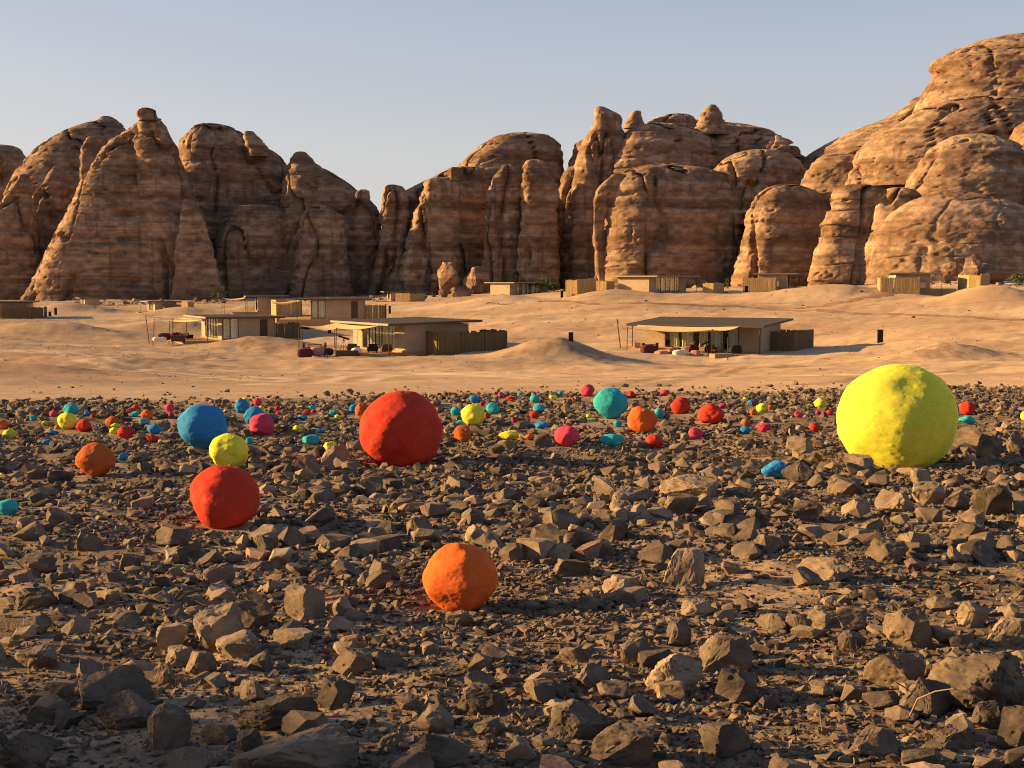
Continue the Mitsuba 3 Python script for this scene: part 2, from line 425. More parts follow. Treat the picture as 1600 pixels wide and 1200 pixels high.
    disp = disp - 2.6 * joint * np.exp(-(crack / 0.015) ** 2)
    ledge = np.abs(meshkit.fbm(V * [0.03, 0.03, 0.2] + s_ * 3, 2, 35) - 0.5)
    disp = disp - 0.55 * np.exp(-(ledge / 0.010) ** 2)
    if flute:
        disp = disp + flute * (meshkit.fbm(V * [0.5, 0.5, 0.03] + s_, 3, 34) - 0.5)
    pit = meshkit.fbm(V * [0.55, 0.55, 0.8] + s_, 2, 36)
    disp = disp - 0.7 * np.clip((pit - 0.66) / 0.15, 0, 1)
    disp = disp * amp * size * (0.4 + 0.6 * fade)
    V = V + n * disp[..., None]
    V[..., 2] += size * 0.5 * amp * (meshkit.fbm(V * 0.25 + s_, 2, 37) - 0.5) * np.clip((h - 0.6) * 2.5, 0, 1)[:, None]
    V[-1] = V[-1].mean(0)
    return mesh(V.reshape(-1, 3), grid_faces(nrow, ncol, True))


def cliff(label, lofts, name='cliff', kind='structure', category=None, **common):
    ms = [loft(k, Y, **{**common, **o}) for k, Y, o in lofts]
    m = join(ms)
    put(name, mikit.ply(m, 'm_cliff', smooth=True), label, kind=kind, category=category)


L = []
# left group, back to front
cliff('low rounded sandstone hill at the far left edge behind the others', [
    ([(480, -140, 90), (330, -130, 60), (255, -100, 40), (232, -70, 28), (226, -30, 10)], 455, dict(seed=1, nrow=80, ncol=80))], power=3.8, yaw=19, bulge=1.7)
cliff('broad sandstone dome left of the pointed cone, with a small peak on top', [
    ([(480, -60, 330), (400, -30, 310), (330, -8, 285), (285, 8, 262), (250, 32, 236), (222, 62, 212), (203, 96, 196), (193, 122, 187), (185, 145, 177), (179, 154, 165)], 420, dict(seed=2, nrow=170, ncol=130)),
    ([(480, -60, 66), (420, -40, 62), (360, -24, 56), (310, 0, 50), (285, 20, 46), (272, 30, 42)], 372, dict(seed=3, nrow=90, ncol=60)),
    ([(480, -10, 120), (400, 14, 112), (330, 34, 108), (290, 62, 104), (268, 76, 100), (260, 84, 95)], 384, dict(seed=4, nrow=100, ncol=70)),
    ([(420, 96, 160), (330, 112, 162), (270, 122, 160), (232, 128, 158), (214, 138, 155)], 392, dict(seed=5, nrow=80, ncol=60))], power=3.8, yaw=19, bulge=1.7)
cliff('tall pointed sandstone cone with a flat cap stone on its tip', [
    ([(476, 42, 356), (450, 50, 344), (415, 62, 334), (380, 78, 324), (345, 96, 313), (315, 110, 304), (285, 124, 296), (255, 142, 282), (230, 160, 271), (205, 190, 260), (190, 208, 253), (184, 213, 249)], 372, dict(seed=6, nrow=230, ncol=190, kd=0.55)),
    ([(470, 236, 338), (420, 232, 330), (370, 226, 318), (330, 220, 305), (285, 216, 292), (240, 213, 277), (210, 211, 262), (190, 214, 251), (183, 217, 247)], 367.5, dict(seed=66, nrow=140, ncol=90, kd=.6, power=2.4)),
    ([(186, 216, 246), (180, 211, 246), (174, 211, 244), (169, 217, 237)], 366, dict(seed=7, nrow=36, ncol=60, sink=0.3)),
    ([(478, 268, 352), (450, 270, 347), (420, 272, 340), (390, 275, 334), (360, 279, 326), (335, 281, 317), (318, 283, 305), (311, 288, 298)], 361, dict(seed=8, nrow=120, ncol=80, kd=.5)),
    ([(478, 30, 190), (440, 50, 180), (400, 72, 172), (360, 92, 168), (330, 112, 165), (310, 125, 160)], 366, dict(seed=67, nrow=110, ncol=80, kd=.5))], power=3.8, yaw=19, bulge=1.7)
cliff('massive sandstone dome right of the cone, with a leaning knob on its shoulder', [
    ([(480, 215, 500), (400, 235, 478), (330, 250, 466), (285, 262, 455), (255, 270, 445), (238, 274, 428), (224, 276, 404), (212, 281, 384), (203, 292, 371), (196, 300, 352), (193, 308, 340)], 405, dict(seed=9, nrow=180, ncol=140)),
    ([(242, 388, 424), (232, 385, 419), (222, 382, 412), (212, 380, 402), (205, 382, 395)], 396, dict(seed=10, nrow=40, ncol=50, sink=0.5, lean=0)),
    ([(262, 276, 400), (225, 284, 384), (208, 290, 372), (199, 297, 366), (194, 306, 350)], 402, dict(seed=68, nrow=40, ncol=80, sink=0.5)),
    ([(480, 318, 470), (420, 330, 466), (370, 340, 460), (340, 356, 450), (322, 372, 432)], 386, dict(seed=69, nrow=100, ncol=90, kd=.6))], power=3.8, yaw=19, bulge=1.7)
cliff('dark layered sandstone peak at the right end of the left group', [
    ([(480, 392, 606), (430, 408, 602), (390, 420, 600), (355, 428, 596), (335, 432, 592), (318, 434, 582), (302, 436, 564), (286, 438, 543), (268, 443, 515), (252, 449, 490), (242, 456, 480), (236, 463, 473)], 395, dict(seed=11, nrow=180, ncol=150)),
    ([(480, 452, 552), (430, 455, 546), (385, 461, 542), (350, 466, 538), (332, 473, 530), (322, 486, 512)], 379, dict(seed=12, nrow=110, ncol=90)),
    ([(305, 553, 578), (299, 556, 577), (296, 562, 572)], 388, dict(seed=13, nrow=24, ncol=40, sink=1))], power=3.8, yaw=19, bulge=1.7)
# middle group
cliff('slanting sandstone slab with dark slots at the left of the middle group', [
    ([(478, 574, 700), (420, 584, 716), (370, 594, 735), (330, 602, 760), (305, 616, 790), (288, 650, 800), (274, 676, 800), (264, 700, 780)], 400, dict(seed=14, nrow=130, ncol=110)),
    ([(478, 568, 622), (430, 578, 628), (390, 586, 634), (350, 594, 638), (318, 598, 636), (303, 598, 634), (294, 599, 632), (289, 605, 624)], 385, dict(seed=15, nrow=100, ncol=60)),
    ([(478, 612, 672), (420, 622, 680), (370, 634, 690), (330, 648, 702), (300, 662, 712), (284, 672, 708)], 382, dict(seed=70, nrow=100, ncol=60)),
    ([(470, 632, 664), (440, 628, 666), (415, 630, 666), (395, 636, 662), (385, 644, 656)], 362, dict(seed=16, nrow=60, ncol=50, sink=2))], power=3.8, yaw=19, bulge=1.7)
cliff('dark fluted sandstone pillars left of the middle dome', [
    ([(474, 662, 712), (440, 665, 714), (390, 666, 717), (340, 666, 720), (310, 665, 722), (292, 664, 722), (284, 666, 720), (279, 672, 714)], 366, dict(seed=17, nrow=110, ncol=70, flute=.8)),
    ([(474, 694, 770), (430, 696, 770), (370, 698, 769), (320, 700, 768), (285, 700, 766), (270, 701, 762), (263, 706, 756)], 378, dict(seed=18, nrow=120, ncol=80, flute=1.2)),
    ([(276, 700, 724), (268, 698, 724), (262, 702, 720)], 366, dict(seed=19, nrow=24, ncol=36, sink=1))], power=3.8, yaw=19, bulge=1.7)
cliff('flat topped sandstone dome in the middle of the photograph', [
    ([(470, 690, 900), (400, 696, 898), (340, 700, 894), (300, 702, 890), (275, 707, 886), (258, 716, 882), (244, 730, 880), (232, 745, 876), (222, 758, 871), (214, 772, 864), (209, 788, 850)], 402, dict(seed=20, nrow=150, ncol=120)),
    ([(474, 752, 818), (430, 752, 816), (380, 754, 815), (330, 758, 815), (295, 764, 815), (275, 772, 813), (264, 778, 808), (258, 784, 803)], 368, dict(seed=21, nrow=120, ncol=70, flute=.6)),
    ([(474, 806, 878), (430, 808, 877), (380, 811, 875), (330, 812, 874), (290, 812, 872), (268, 813, 866), (256, 816, 856), (250, 824, 846)], 364, dict(seed=22, nrow=120, ncol=70, flute=.5))], power=3.0, yaw=15, bulge=2.0)
cliff('narrow shaded sandstone pillar in the gap beside the middle dome', [
    ([(470, 872, 940), (420, 874, 938), (360, 874, 940), (310, 874, 944), (285, 874, 948), (268, 878, 950), (262, 884, 945)], 374, dict(seed=23, nrow=110, ncol=70, flute=.6)),
    ([(460, 874, 990), (350, 878, 1000), (290, 882, 1000), (255, 888, 1000), (235, 894, 1000), (222, 902, 985), (215, 915, 975)], 400, dict(seed=24, nrow=110, ncol=80))], power=3.0, yaw=15, bulge=2.0)
cliff('largest sandstone massif right of centre, crowned by three rounded knobs', [
    ([(462, 900, 1300), (400, 905, 1300), (340, 910, 1298), (300, 914, 1290), (270, 920, 1278), (250, 926, 1262), (235, 934, 1246), (222, 946, 1232), (210, 962, 1216), (201, 985, 1196), (194, 1010, 1170), (188, 1040, 1120), (184, 1052, 1080)], 392, dict(seed=25, nrow=170, ncol=170)),
    ([(460, 928, 1160), (420, 930, 1163), (380, 932, 1165), (345, 936, 1165), (315, 940, 1164), (295, 946, 1160), (280, 955, 1150), (268, 972, 1128), (259, 1000, 1090)], 352, dict(seed=26, nrow=150, ncol=160, kd=.6)),
    ([(330, 926, 1120), (295, 930, 1130), (265, 940, 1136), (245, 952, 1136), (225, 962, 1128), (210, 972, 1110), (200, 990, 1085), (194, 1005, 1060)], 374, dict(seed=27, nrow=110, ncol=120, kd=.55, sink=2)),
    ([(440, 932, 950), (345, 924, 946), (318, 924, 960), (297, 932, 980), (280, 946, 984), (272, 958, 976)], 346, dict(seed=71, nrow=44, ncol=50, kd=.5, sink=.5)),
    ([(460, 1140, 1272), (420, 1148, 1284), (380, 1158, 1293), (345, 1166, 1296), (318, 1176, 1292), (302, 1186, 1284), (293, 1200, 1268), (289, 1215, 1250)], 336, dict(seed=28, nrow=130, ncol=110)),
    ([(340, 1070, 1290), (300, 1090, 1280), (275, 1105, 1268), (256, 1122, 1255), (244, 1140, 1242), (236, 1160, 1225)], 358, dict(seed=29, nrow=80, ncol=110, kd=.6, sink=2)),
    ([(250, 1080, 1240), (228, 1090, 1234), (213, 1108, 1222), (204, 1125, 1208), (198, 1145, 1190)], 380, dict(seed=72, nrow=60, ncol=90, kd=.6, sink=1)),
    ([(440, 880, 990), (330, 888, 988), (260, 898, 985), (222, 912, 982), (205, 920, 976), (198, 924, 972), (190, 926, 974), (180, 926, 972), (172, 927, 958), (166, 931, 946)], 372, dict(seed=30, nrow=60, ncol=60, sink=2)),
    ([(195, 975, 1008), (186, 981, 1004), (178, 984, 1003), (173, 990, 1001)], 380, dict(seed=31, nrow=30, ncol=40, sink=1)),
    ([(205, 1082, 1144), (196, 1088, 1136), (189, 1090, 1133), (181, 1092, 1133), (173, 1096, 1129), (166, 1104, 1122), (163, 1110, 1118)], 376, dict(seed=32, nrow=44, ncol=50, sink=1)),
    ([(240, 1188, 1250), (224, 1198, 1240), (215, 1206, 1228), (211, 1212, 1222)], 372, dict(seed=33, nrow=30, ncol=40, sink=1)),
    ([(205, 1000, 1100), (190, 1010, 1092), (182, 1030, 1085), (178, 1048, 1076)], 384, dict(seed=73, nrow=30, ncol=60, sink=1))], power=3.0, yaw=15, bulge=2.0)
# right group
cliff('great sunlit sandstone mountain rising out of the right edge', [
    ([(455, 1240, 1900), (380, 1244, 1900), (320, 1248, 1890), (280, 1254, 1880), (250, 1264, 1870), (232, 1284, 1860), (218, 1306, 1850), (205, 1332, 1840), (195, 1356, 1830), (184, 1388, 1820), (172, 1406, 1815), (158, 1426, 1810), (146, 1440, 1800)], 372, dict(seed=34, nrow=170, ncol=220, kd=.5)),
    ([(240, 1420, 1880), (180, 1432, 1860), (145, 1444, 1850), (128, 1454, 1840), (114, 1462, 1830), (104, 1458, 1825), (98, 1459, 1820), (88, 1474, 1810), (78, 1492, 1800), (66, 1522, 1780), (56, 1560, 1760), (48, 1610, 1730)], 356, dict(seed=35, nrow=120, ncol=190, kd=.5, sink=2, joint=.4)),
    ([(350, 1400, 1660), (310, 1412, 1650), (280, 1425, 1640), (255, 1440, 1625), (238, 1455, 1610), (222, 1475, 1590), (213, 1495, 1565), (208, 1515, 1545)], 306, dict(seed=36, nrow=110, ncol=140, kd=.7, sink=4, joint=.5)),
    ([(280, 1330, 1700), (240, 1345, 1690), (210, 1375, 1680), (190, 1410, 1670), (172, 1440, 1660), (160, 1470, 1640), (153, 1500, 1600)], 335, dict(seed=37, nrow=80, ncol=140, kd=.6, sink=2)),
    ([(420, 1535, 1800), (340, 1545, 1800), (280, 1560, 1800), (230, 1580, 1790), (195, 1600, 1780), (175, 1640, 1760)], 318, dict(seed=74, nrow=120, ncol=100, kd=.7, sink=4))])
cliff('low sunlit sandstone dome at the foot of the right mountain', [
    ([(452, 1330, 1730), (425, 1340, 1720), (400, 1347, 1705), (380, 1358, 1685), (360, 1372, 1665), (342, 1388, 1640), (326, 1408, 1610), (313, 1430, 1580), (303, 1452, 1545), (296, 1470, 1510)], 285, dict(seed=138, nrow=150, ncol=190, kd=.6, amp=.75, joint=.25)),
    ([(450, 1500, 1570), (430, 1505, 1564), (418, 1512, 1556), (412, 1522, 1545)], 238, dict(seed=75, nrow=40, ncol=60, amp=.7))])
cliff('sunlit leaning sandstone pillar left of the low dome', [
    ([(452, 1258, 1352), (430, 1264, 1350), (400, 1272, 1348), (370, 1282, 1352), (345, 1290, 1358), (325, 1297, 1366), (308, 1302, 1376), (298, 1306, 1380), (292, 1312, 1376), (289, 1322, 1362)], 262, dict(seed=39, nrow=150, ncol=110)),
    ([(352, 1366, 1444), (312, 1374, 1440), (300, 1378, 1434), (294, 1388, 1420)], 291, dict(seed=40, nrow=40, ncol=60, sink=1)),
    ([(440, 1240, 1380), (340, 1246, 1390), (290, 1252, 1390), (265, 1262, 1380), (250, 1276, 1366), (243, 1290, 1350)], 345, dict(seed=41, nrow=90, ncol=80))])
# the hill out of the frame on the left, whose shadow lies over the nearest stones


def side_hill():
    nr, nc = 110, 260
    t = np.linspace(0, 1, nr)
    th = np.linspace(0, 2 * math.pi, nc, endpoint=False)
    zz = 40 * np.sin(t * math.pi / 2) - 2
    rr = 47 * np.cos(t * math.pi / 2) ** 0.55
    V = np.stack([-95 + rr[:, None] * np.cos(th) * 1.1, -23.95 + rr[:, None] * np.sin(th), np.broadcast_to(zz[:, None] + 3, (nr, nc))], -1)
    d = 7 * (meshkit.fbm(V * 0.06 + 40, 4, 51) - 0.5) + 3.5 * (meshkit.fbm(V * 0.35 + 4, 3, 52) - 0.5)
    V[..., 0] += d * np.cos(th); V[..., 1] += d * np.sin(th)
    return mesh(V.reshape(-1, 3), grid_faces(nr, nc, True))


put('hill', mikit.ply(side_hill(), 'm_cliff', smooth=True), 'sandstone hill beside the stone field', kind='structure')


# ------------------------------------------------------------------ painted balls and painted stones
_ico = {}


def ico(n):
    if n not in _ico:
        m = trimesh.creation.icosphere(subdivisions=n)
        _ico[n] = (np.array(m.vertices), np.array(m.faces))
    return _ico[n]


def lump(n, seed, dent=0.5, flat=5):
    """A hand-moulded ball: a sphere with a few flattened sides, soft dents and a pimpled skin."""
    rng = np.random.default_rng(seed)
    v, f = ico(n)
    nrm = rng.normal(size=(flat + 4, 3)); nrm /= np.linalg.norm(nrm, axis=1, keepdims=True)
    d = np.full(len(nrm), 1.25) if flat < 0 else rng.uniform(0.86, 0.97, len(nrm)) if dent < 1 else rng.uniform(0.66, 0.92, len(nrm))
    c = np.maximum(v @ nrm.T, 1e-3)
    rr = np.concatenate([np.full((len(v), 1), 1.0), np.minimum(d / c, 4)], 1)
    k = 15.0
    r = -np.log(np.exp(-k * rr).sum(1)) / k
    o = np.array([seed * 3.1, seed * 1.7, seed * 0.9])
    r = r + dent * (0.36 * (meshkit.fbm(v * 1.3 + o, 2, 2) - 0.5) + 0.11 * (meshkit.fbm(v * 3.2 + o, 3, 3) - 0.5))
    r = r + 0.009 * (meshkit.fbm(v * 11 + o, 3, 4) - 0.5)
    p = v * r[:, None]
    lo, hi = p.min(0), p.max(0)
    return (p - (lo + hi) / 2) / (hi - lo), f


OBST = []                                    # (x, y, radius) of what the loose stones must leave free


def ball_spot(cx, cy, w, h, sink):
    """Depth at which a thing seen w x h px round (cx, cy) rests on the ground."""
    Y = np.geomspace(5, 60, 900)
    P = CAM + ray(cx, cy) * Y[:, None]
    hz = h / F * Y * 0.995
    gap = P[:, 2] - hz * (0.5 - sink) - ground_z(P[:, 0], P[:, 1])
    k = np.nonzero(gap < 0)[0]
    k = k[0] if len(k) else len(Y) - 1
    return P[k], w / F * Y[k], hz[k]


BALLS = [
 # name, colour, cx, cy, w, h, label
 ('painted_ball', 'yellow', 1401, 653, 187, 170, 'huge dented yellow ball at the right, by far the largest ball in the stone field'),
 ('painted_ball', 'red', 627, 672.5, 131, 126, 'big bright red lumpy ball left of centre, second largest in the stone field'),
 ('painted_ball', 'red', 351, 777, 112, 104, 'dark red lumpy ball standing in front of a yellow ball at the left'),
 ('painted_ball', 'orange', 719, 903, 120, 112, 'round orange ball nearest to the camera, alone among small stones'),
 ('painted_ball', 'yellow', 358, 704, 62, 56, 'yellow ball seen right behind the top of the dark red ball'),
 ('painted_ball', 'blue', 318, 667, 78, 73, 'largest blue ball, behind and left of the yellow ball at the left'),
 ('painted_ball', 'rust', 149.5, 718, 60, 55, 'rust orange ball with a pointed top standing alone at the far left'),
 ('painted_ball', 'teal', 953.7, 631, 54, 52, 'largest turquoise ball, just right of the middle of the stone field'),
 ('painted_ball', 'orange', 1003.5, 656.5, 47, 44, 'orange ball with a ridge, in front of and right of the largest turquoise ball'),
 ('painted_stone', 'red', 1111, 646, 43, 33, 'wide red mound shaped boulder with a small magenta stone at its right shoulder'),
 ('painted_ball', 'red', 1063, 634, 31, 28, 'red ball between the ridged orange ball and the wide red boulder'),
 ('painted_ball', 'pink', 885.7, 682, 40, 35, 'pink ball with a pointed top left of the flat turquoise stone'),
 ('painted_ball', 'yellow', 738.5, 648, 37.5, 35, 'yellow ball between two small turquoise balls right of the big red ball'),
 ('painted_ball', 'pink', 409, 663.5, 40, 35, 'pink ball in front of a blue ball, right of the largest blue ball'),
 ('painted_ball', 'blue', 397, 649, 33, 29, 'blue ball half hidden behind the pink ball near the largest blue ball'),
 ('painted_ball', 'blue', 378, 635, 23, 24, 'blue ball with a yellow one peeping out behind its top'),
 ('painted_ball', 'lime', 382, 627, 15, 11, 'small yellow ball peeping out behind the top of a blue ball'),
 ('painted_stone', 'blue', 1210, 733, 42, 29, 'smooth blue stone alone on dark rocks left of the huge yellow ball'),
 ('painted_stone', 'teal', 956, 688, 38, 20, 'flat turquoise stone right of the pointed pink ball'),
 ('painted_ball', 'red', 1022, 690, 31, 23, 'red ball in front of the ridged orange ball'),
 ('painted_ball', 'pink', 1087, 677, 23, 18, 'pink ball in front of the wide red boulder'),
 ('painted_ball', 'rust', 722.5, 678, 28, 27, 'orange ball in front of the yellow ball, right of the big red ball'),
 ('painted_stone', 'yellow', 796.5, 679.5, 35, 14, 'long flat yellow stone behind a tan rock'),
 ('painted_stone', 'blue', 847.4, 664.4, 25, 12, 'flat dark blue stone behind the pointed pink ball'),
 ('painted_ball', 'pink', 918, 610, 22.5, 20, 'pink ball at the far border of the stones, left of the largest turquoise ball'),
 ('painted_ball', 'teal', 770, 638, 22, 20, 'turquoise ball at the right of the yellow ball, right of the big red ball'),
 ('painted_ball', 'teal', 712.5, 643, 17, 15, 'turquoise ball between the big red ball and the yellow ball'),
 ('painted_ball', 'blue', 741, 623.4, 15, 13, 'small blue ball behind the yellow ball, right of the big red ball'),
 ('painted_ball', 'red', 761, 649, 11, 10, 'small orange red ball half hidden between a yellow and a turquoise ball'),
 ('painted_ball', 'rust', 566, 642, 23, 27, 'orange ball half hidden behind the left side of the big red ball'),
 ('painted_ball', 'blue', 552, 639, 13, 16, 'blue ball peeping out left of the orange ball beside the big red ball'),
 ('painted_ball', 'teal', 842, 639, 19, 16, 'turquoise ball with a small red ball in front, left of the largest turquoise ball'),
 ('painted_ball', 'red', 835, 648, 16, 13, 'small red ball in front of a turquoise ball, above the flat dark blue stone'),
 ('painted_ball', 'teal', 835.6, 623.7, 16, 13.5, 'turquoise ball near the far border, behind the red and turquoise pair'),
 ('painted_ball', 'teal', 875, 615.6, 10, 9.5, 'tiny turquoise ball on the far border left of the pink ball'),
 ('painted_stone', 'lime', 864.7, 621, 13, 7, 'small flat yellow stone in front of the tiny turquoise ball on the far border'),
 ('painted_stone', 'orange', 895, 625, 9, 8, 'tiny orange stone between the pink ball on the border and the flat yellow stone'),
 ('painted_ball', 'pink', 782, 618, 10, 9, 'tiny pink ball on the far border right of the small blue ball'),
 ('painted_stone', 'red', 799, 623, 17, 8, 'long slanting red stone near the far border beside a tiny turquoise ball'),
 ('painted_ball', 'teal', 812, 617, 8.5, 8, 'tiny turquoise ball on the far border right of the long slanting red stone'),
 ('painted_ball', 'magenta', 753.5, 631, 8, 8, 'tiny dark pink ball behind the yellow ball, under the small blue ball'),
 ('painted_stone', 'teal', 718, 659.5, 11, 7, 'dull turquoise stone at the lower left of the yellow ball beside the big red ball'),
 ('painted_stone', 'magenta', 804, 655.6, 11, 10, 'small magenta stone behind the long flat yellow stone'),
 ('painted_stone', 'lime', 796, 642, 11, 6, 'small faded yellow stone right of the turquoise ball beside the yellow ball'),
 ('painted_stone', 'orange', 826.6, 682.6, 14, 10, 'small orange stone right of the long flat yellow stone'),
 ('painted_ball', 'teal', 965.4, 662.5, 14, 11, 'small turquoise ball right below the largest turquoise ball'),
 ('painted_stone', 'lime', 920, 650, 9, 6, 'tiny yellow stone left of the largest turquoise ball'),
 ('painted_ball', 'teal', 1029, 646, 15, 17, 'turquoise ball half hidden behind the right side of the ridged orange ball'),
 ('painted_stone', 'magenta', 1129.5, 634, 12, 9, 'small magenta stone at the right shoulder of the wide red boulder'),
 ('painted_stone', 'red', 987, 616, 16, 10, 'red stone on the far border right of the largest turquoise ball'),
 ('painted_stone', 'pink', 1039, 613.5, 14, 10, 'pink stone on the far border behind the red ball'),
 ('painted_stone', 'pink', 1030, 662, 7, 8, 'tiny pink stone at the lower right of the ridged orange ball'),
 ('painted_ball', 'lime', 1164.5, 624, 9, 8, 'tiny yellow ball near the far border left of a pale blue stone'),
 ('painted_stone', 'blue', 1174, 629, 13, 8, 'small pale blue stone near the far border between two yellow balls'),
 ('painted_ball', 'lime', 1191, 637.7, 20, 16, 'yellow ball between two small orange balls, right of the wide red boulder'),
 ('painted_ball', 'rust', 1203.5, 636.5, 9, 9, 'small orange ball touching the right side of a yellow ball'),
 ('painted_ball', 'orange', 1176.5, 644, 12, 10, 'small orange ball at the lower left of a yellow ball'),
 ('painted_ball', 'orange', 1165, 660.5, 16, 13, 'orange ball right behind a small blue ball, right of the wide red boulder'),
 ('painted_ball', 'blue', 1164.5, 672, 17, 13, 'small blue ball in front of an orange ball, left of a pink stone'),
 ('painted_stone', 'pink', 1193, 668, 24, 15, 'pink stone right of the small blue and orange pair'),
 ('painted_stone', 'pink', 1248, 648, 16, 9, 'flat pink stone between the yellow balls left of the huge yellow ball'),
 ('painted_ball', 'magenta', 1278.5, 645, 9, 8, 'tiny dark pink ball below the yellow ball nearest to the huge yellow ball'),
 ('painted_ball', 'red', 1296.5, 645, 11, 9, 'tiny red ball just left of the huge yellow ball'),
 ('painted_ball', 'yellow', 1282, 630, 20, 17, 'yellow ball near the far border just left of the huge yellow ball'),
 ('painted_ball', 'red', 1273, 668, 17, 15, 'small red ball lower left of the huge yellow ball, nearest to it in front'),
 ('painted_ball', 'red', 1511.6, 638, 25, 22, 'red ball right of the huge yellow ball, behind a turquoise stone'),
 ('painted_stone', 'teal', 1511, 656, 28, 14, 'turquoise stone in front of the red ball right of the huge yellow ball'),
 ('painted_ball', 'yellow', 1602, 650, 16, 16, 'yellow ball cut off by the right edge of the photograph'),
 ('painted_ball', 'teal', 12, 793, 34, 27, 'turquoise ball cut off at the left edge, nearest of the turquoise ones'),
 ('painted_ball', 'yellow', 105.4, 658, 31, 28, 'yellow ball in front of a turquoise ball at the far left'),
 ('painted_ball', 'teal', 111, 640, 24, 22, 'turquoise ball behind the yellow ball at the far left'),
 ('painted_ball', 'pink', 84, 646, 15, 12, 'small pink ball left of the turquoise ball at the far left'),
 ('painted_ball', 'blue', 136.4, 646, 10, 9, 'tiny blue ball right of the turquoise ball at the far left'),
 ('painted_ball', 'red', 145.6, 650, 9, 8, 'tiny red ball right of the tiny blue ball at the far left'),
 ('painted_ball', 'red', 131, 665, 24, 21, 'red ball right in front of the yellow and turquoise pair at the far left'),
 ('painted_ball', 'rust', 4, 664, 20, 16, 'orange red ball cut off by the left edge, behind a yellow ball'),
 ('painted_ball', 'lime', 15, 679, 23, 16, 'yellow ball at the left edge in front of the orange red ball'),
 ('painted_stone', 'teal', 52.7, 653, 13, 8, 'small turquoise stone left of the small pink ball at the far left'),
 ('painted_stone', 'blue', 81.5, 676, 12, 8, 'tiny pale blue stone behind a blue stone, under the yellow ball at the far left'),
 ('painted_stone', 'blue', 73.4, 691, 17, 10, 'blue stone in front of a tiny pale blue stone at the far left'),
 ('painted_stone', 'lime', 70.5, 661, 10, 8, 'faded yellow stone left of the yellow ball at the far left'),
 ('painted_ball', 'rust', 80, 663, 11, 8, 'tiny dull red ball touching the left side of the yellow ball at the far left'),
 ('painted_ball', 'rust', 176, 660, 23, 19, 'orange ball behind two flat yellow stones, left of a red ball'),
 ('painted_stone', 'lime', 181, 665.5, 18, 9, 'flat yellow stone leaning on the orange ball, the upper of two'),
 ('painted_stone', 'yellow', 179, 673, 17, 12, 'yellow stone below a flat yellow stone, the lower of two'),
 ('painted_ball', 'red', 197, 676, 27, 21, 'dark red ball right of two yellow stones at the left'),
 ('painted_ball', 'red', 211, 638, 14, 12, 'small red ball near the far border above a turquoise stone at the left'),
 ('painted_stone', 'teal', 211, 647, 12, 9, 'small turquoise stone in front of a small red ball near the border'),
 ('painted_stone', 'pink', 201, 642, 8, 7, 'tiny pink stone left of the small red ball near the border'),
 ('painted_ball', 'orange', 230, 648, 20, 16, 'orange ball behind a flat turquoise stone at the left'),
 ('painted_stone', 'teal', 226, 658, 17, 9, 'flat turquoise stone in front of the orange ball at the left'),
 ('painted_ball', 'blue', 241, 670.5, 23, 16, 'blue ball behind an orange red stone, left of the largest blue ball'),
 ('painted_stone', 'red', 237.6, 685, 22, 13, 'orange red stone in front of a blue ball, left of the largest blue ball'),
 ('painted_ball', 'pink', 265, 637, 16, 14, 'pink ball near the far border left of the largest blue ball'),
 ('painted_ball', 'magenta', 267.5, 649, 9, 11, 'tiny dark pink ball under a pink ball, left of the largest blue ball'),
 ('painted_stone', 'blue', 191.6, 714, 17, 13, 'bright blue stone beside the rust orange ball'),
 ('painted_stone', 'lime', 0, 744, 12, 11, 'yellow stone cut off by the left edge, level with the rust orange ball'),
 ('painted_ball', 'teal', 357, 654, 9, 9, 'tiny turquoise ball peeping out behind the largest blue ball'),
 ('painted_ball', 'pink', 402, 628, 14, 13, 'small pink ball on the far border right of two blue balls'),
 ('painted_ball', 'lime', 408, 638, 9, 8, 'tiny yellow ball peeping out behind the blue ball with the pink one'),
 ('painted_ball', 'teal', 390, 688.6, 13, 12, 'small turquoise ball right of the yellow ball behind the dark red ball'),
 ('painted_ball', 'red', 433, 638, 9, 9, 'tiny red ball behind a tiny pink ball, right of the pink ball'),
 ('painted_ball', 'pink', 435, 646, 8, 7, 'tiny pink ball in front of a tiny red ball'),
 ('painted_stone', 'red', 478, 645.5, 14, 7, 'flat dark red stone behind a pale blue one'),
 ('painted_stone', 'magenta', 490, 642.5, 10, 7, 'small magenta stone right of the flat dark red stone'),
 ('painted_stone', 'teal', 488, 637, 11, 7, 'small turquoise stone behind the small magenta stone'),
 ('painted_stone', 'blue', 473, 652, 15, 9, 'pale blue stone in front of the flat dark red stone'),
 ('painted_stone', 'yellow', 463.5, 669.6, 13, 10, 'small yellow stone behind the flat turquoise stone left of the big red ball'),
 ('painted_stone', 'teal', 520.6, 646, 15, 11, 'turquoise stone with a tiny yellow ball in front, left of the big red ball'),
 ('painted_ball', 'lime', 527, 652, 11, 9, 'tiny yellow ball in front of a turquoise stone left of the big red ball'),
 ('painted_stone', 'blue', 498, 673, 21, 8, 'flat blue stone behind the flat turquoise stone left of the big red ball'),
 ('painted_stone', 'teal', 485, 686.5, 29, 15, 'long flat turquoise stone left of the big red ball'),
 ('painted_stone', 'yellow', 515.6, 697, 22, 16, 'smooth yellow stone on a tan rock left of the big red ball'),
]
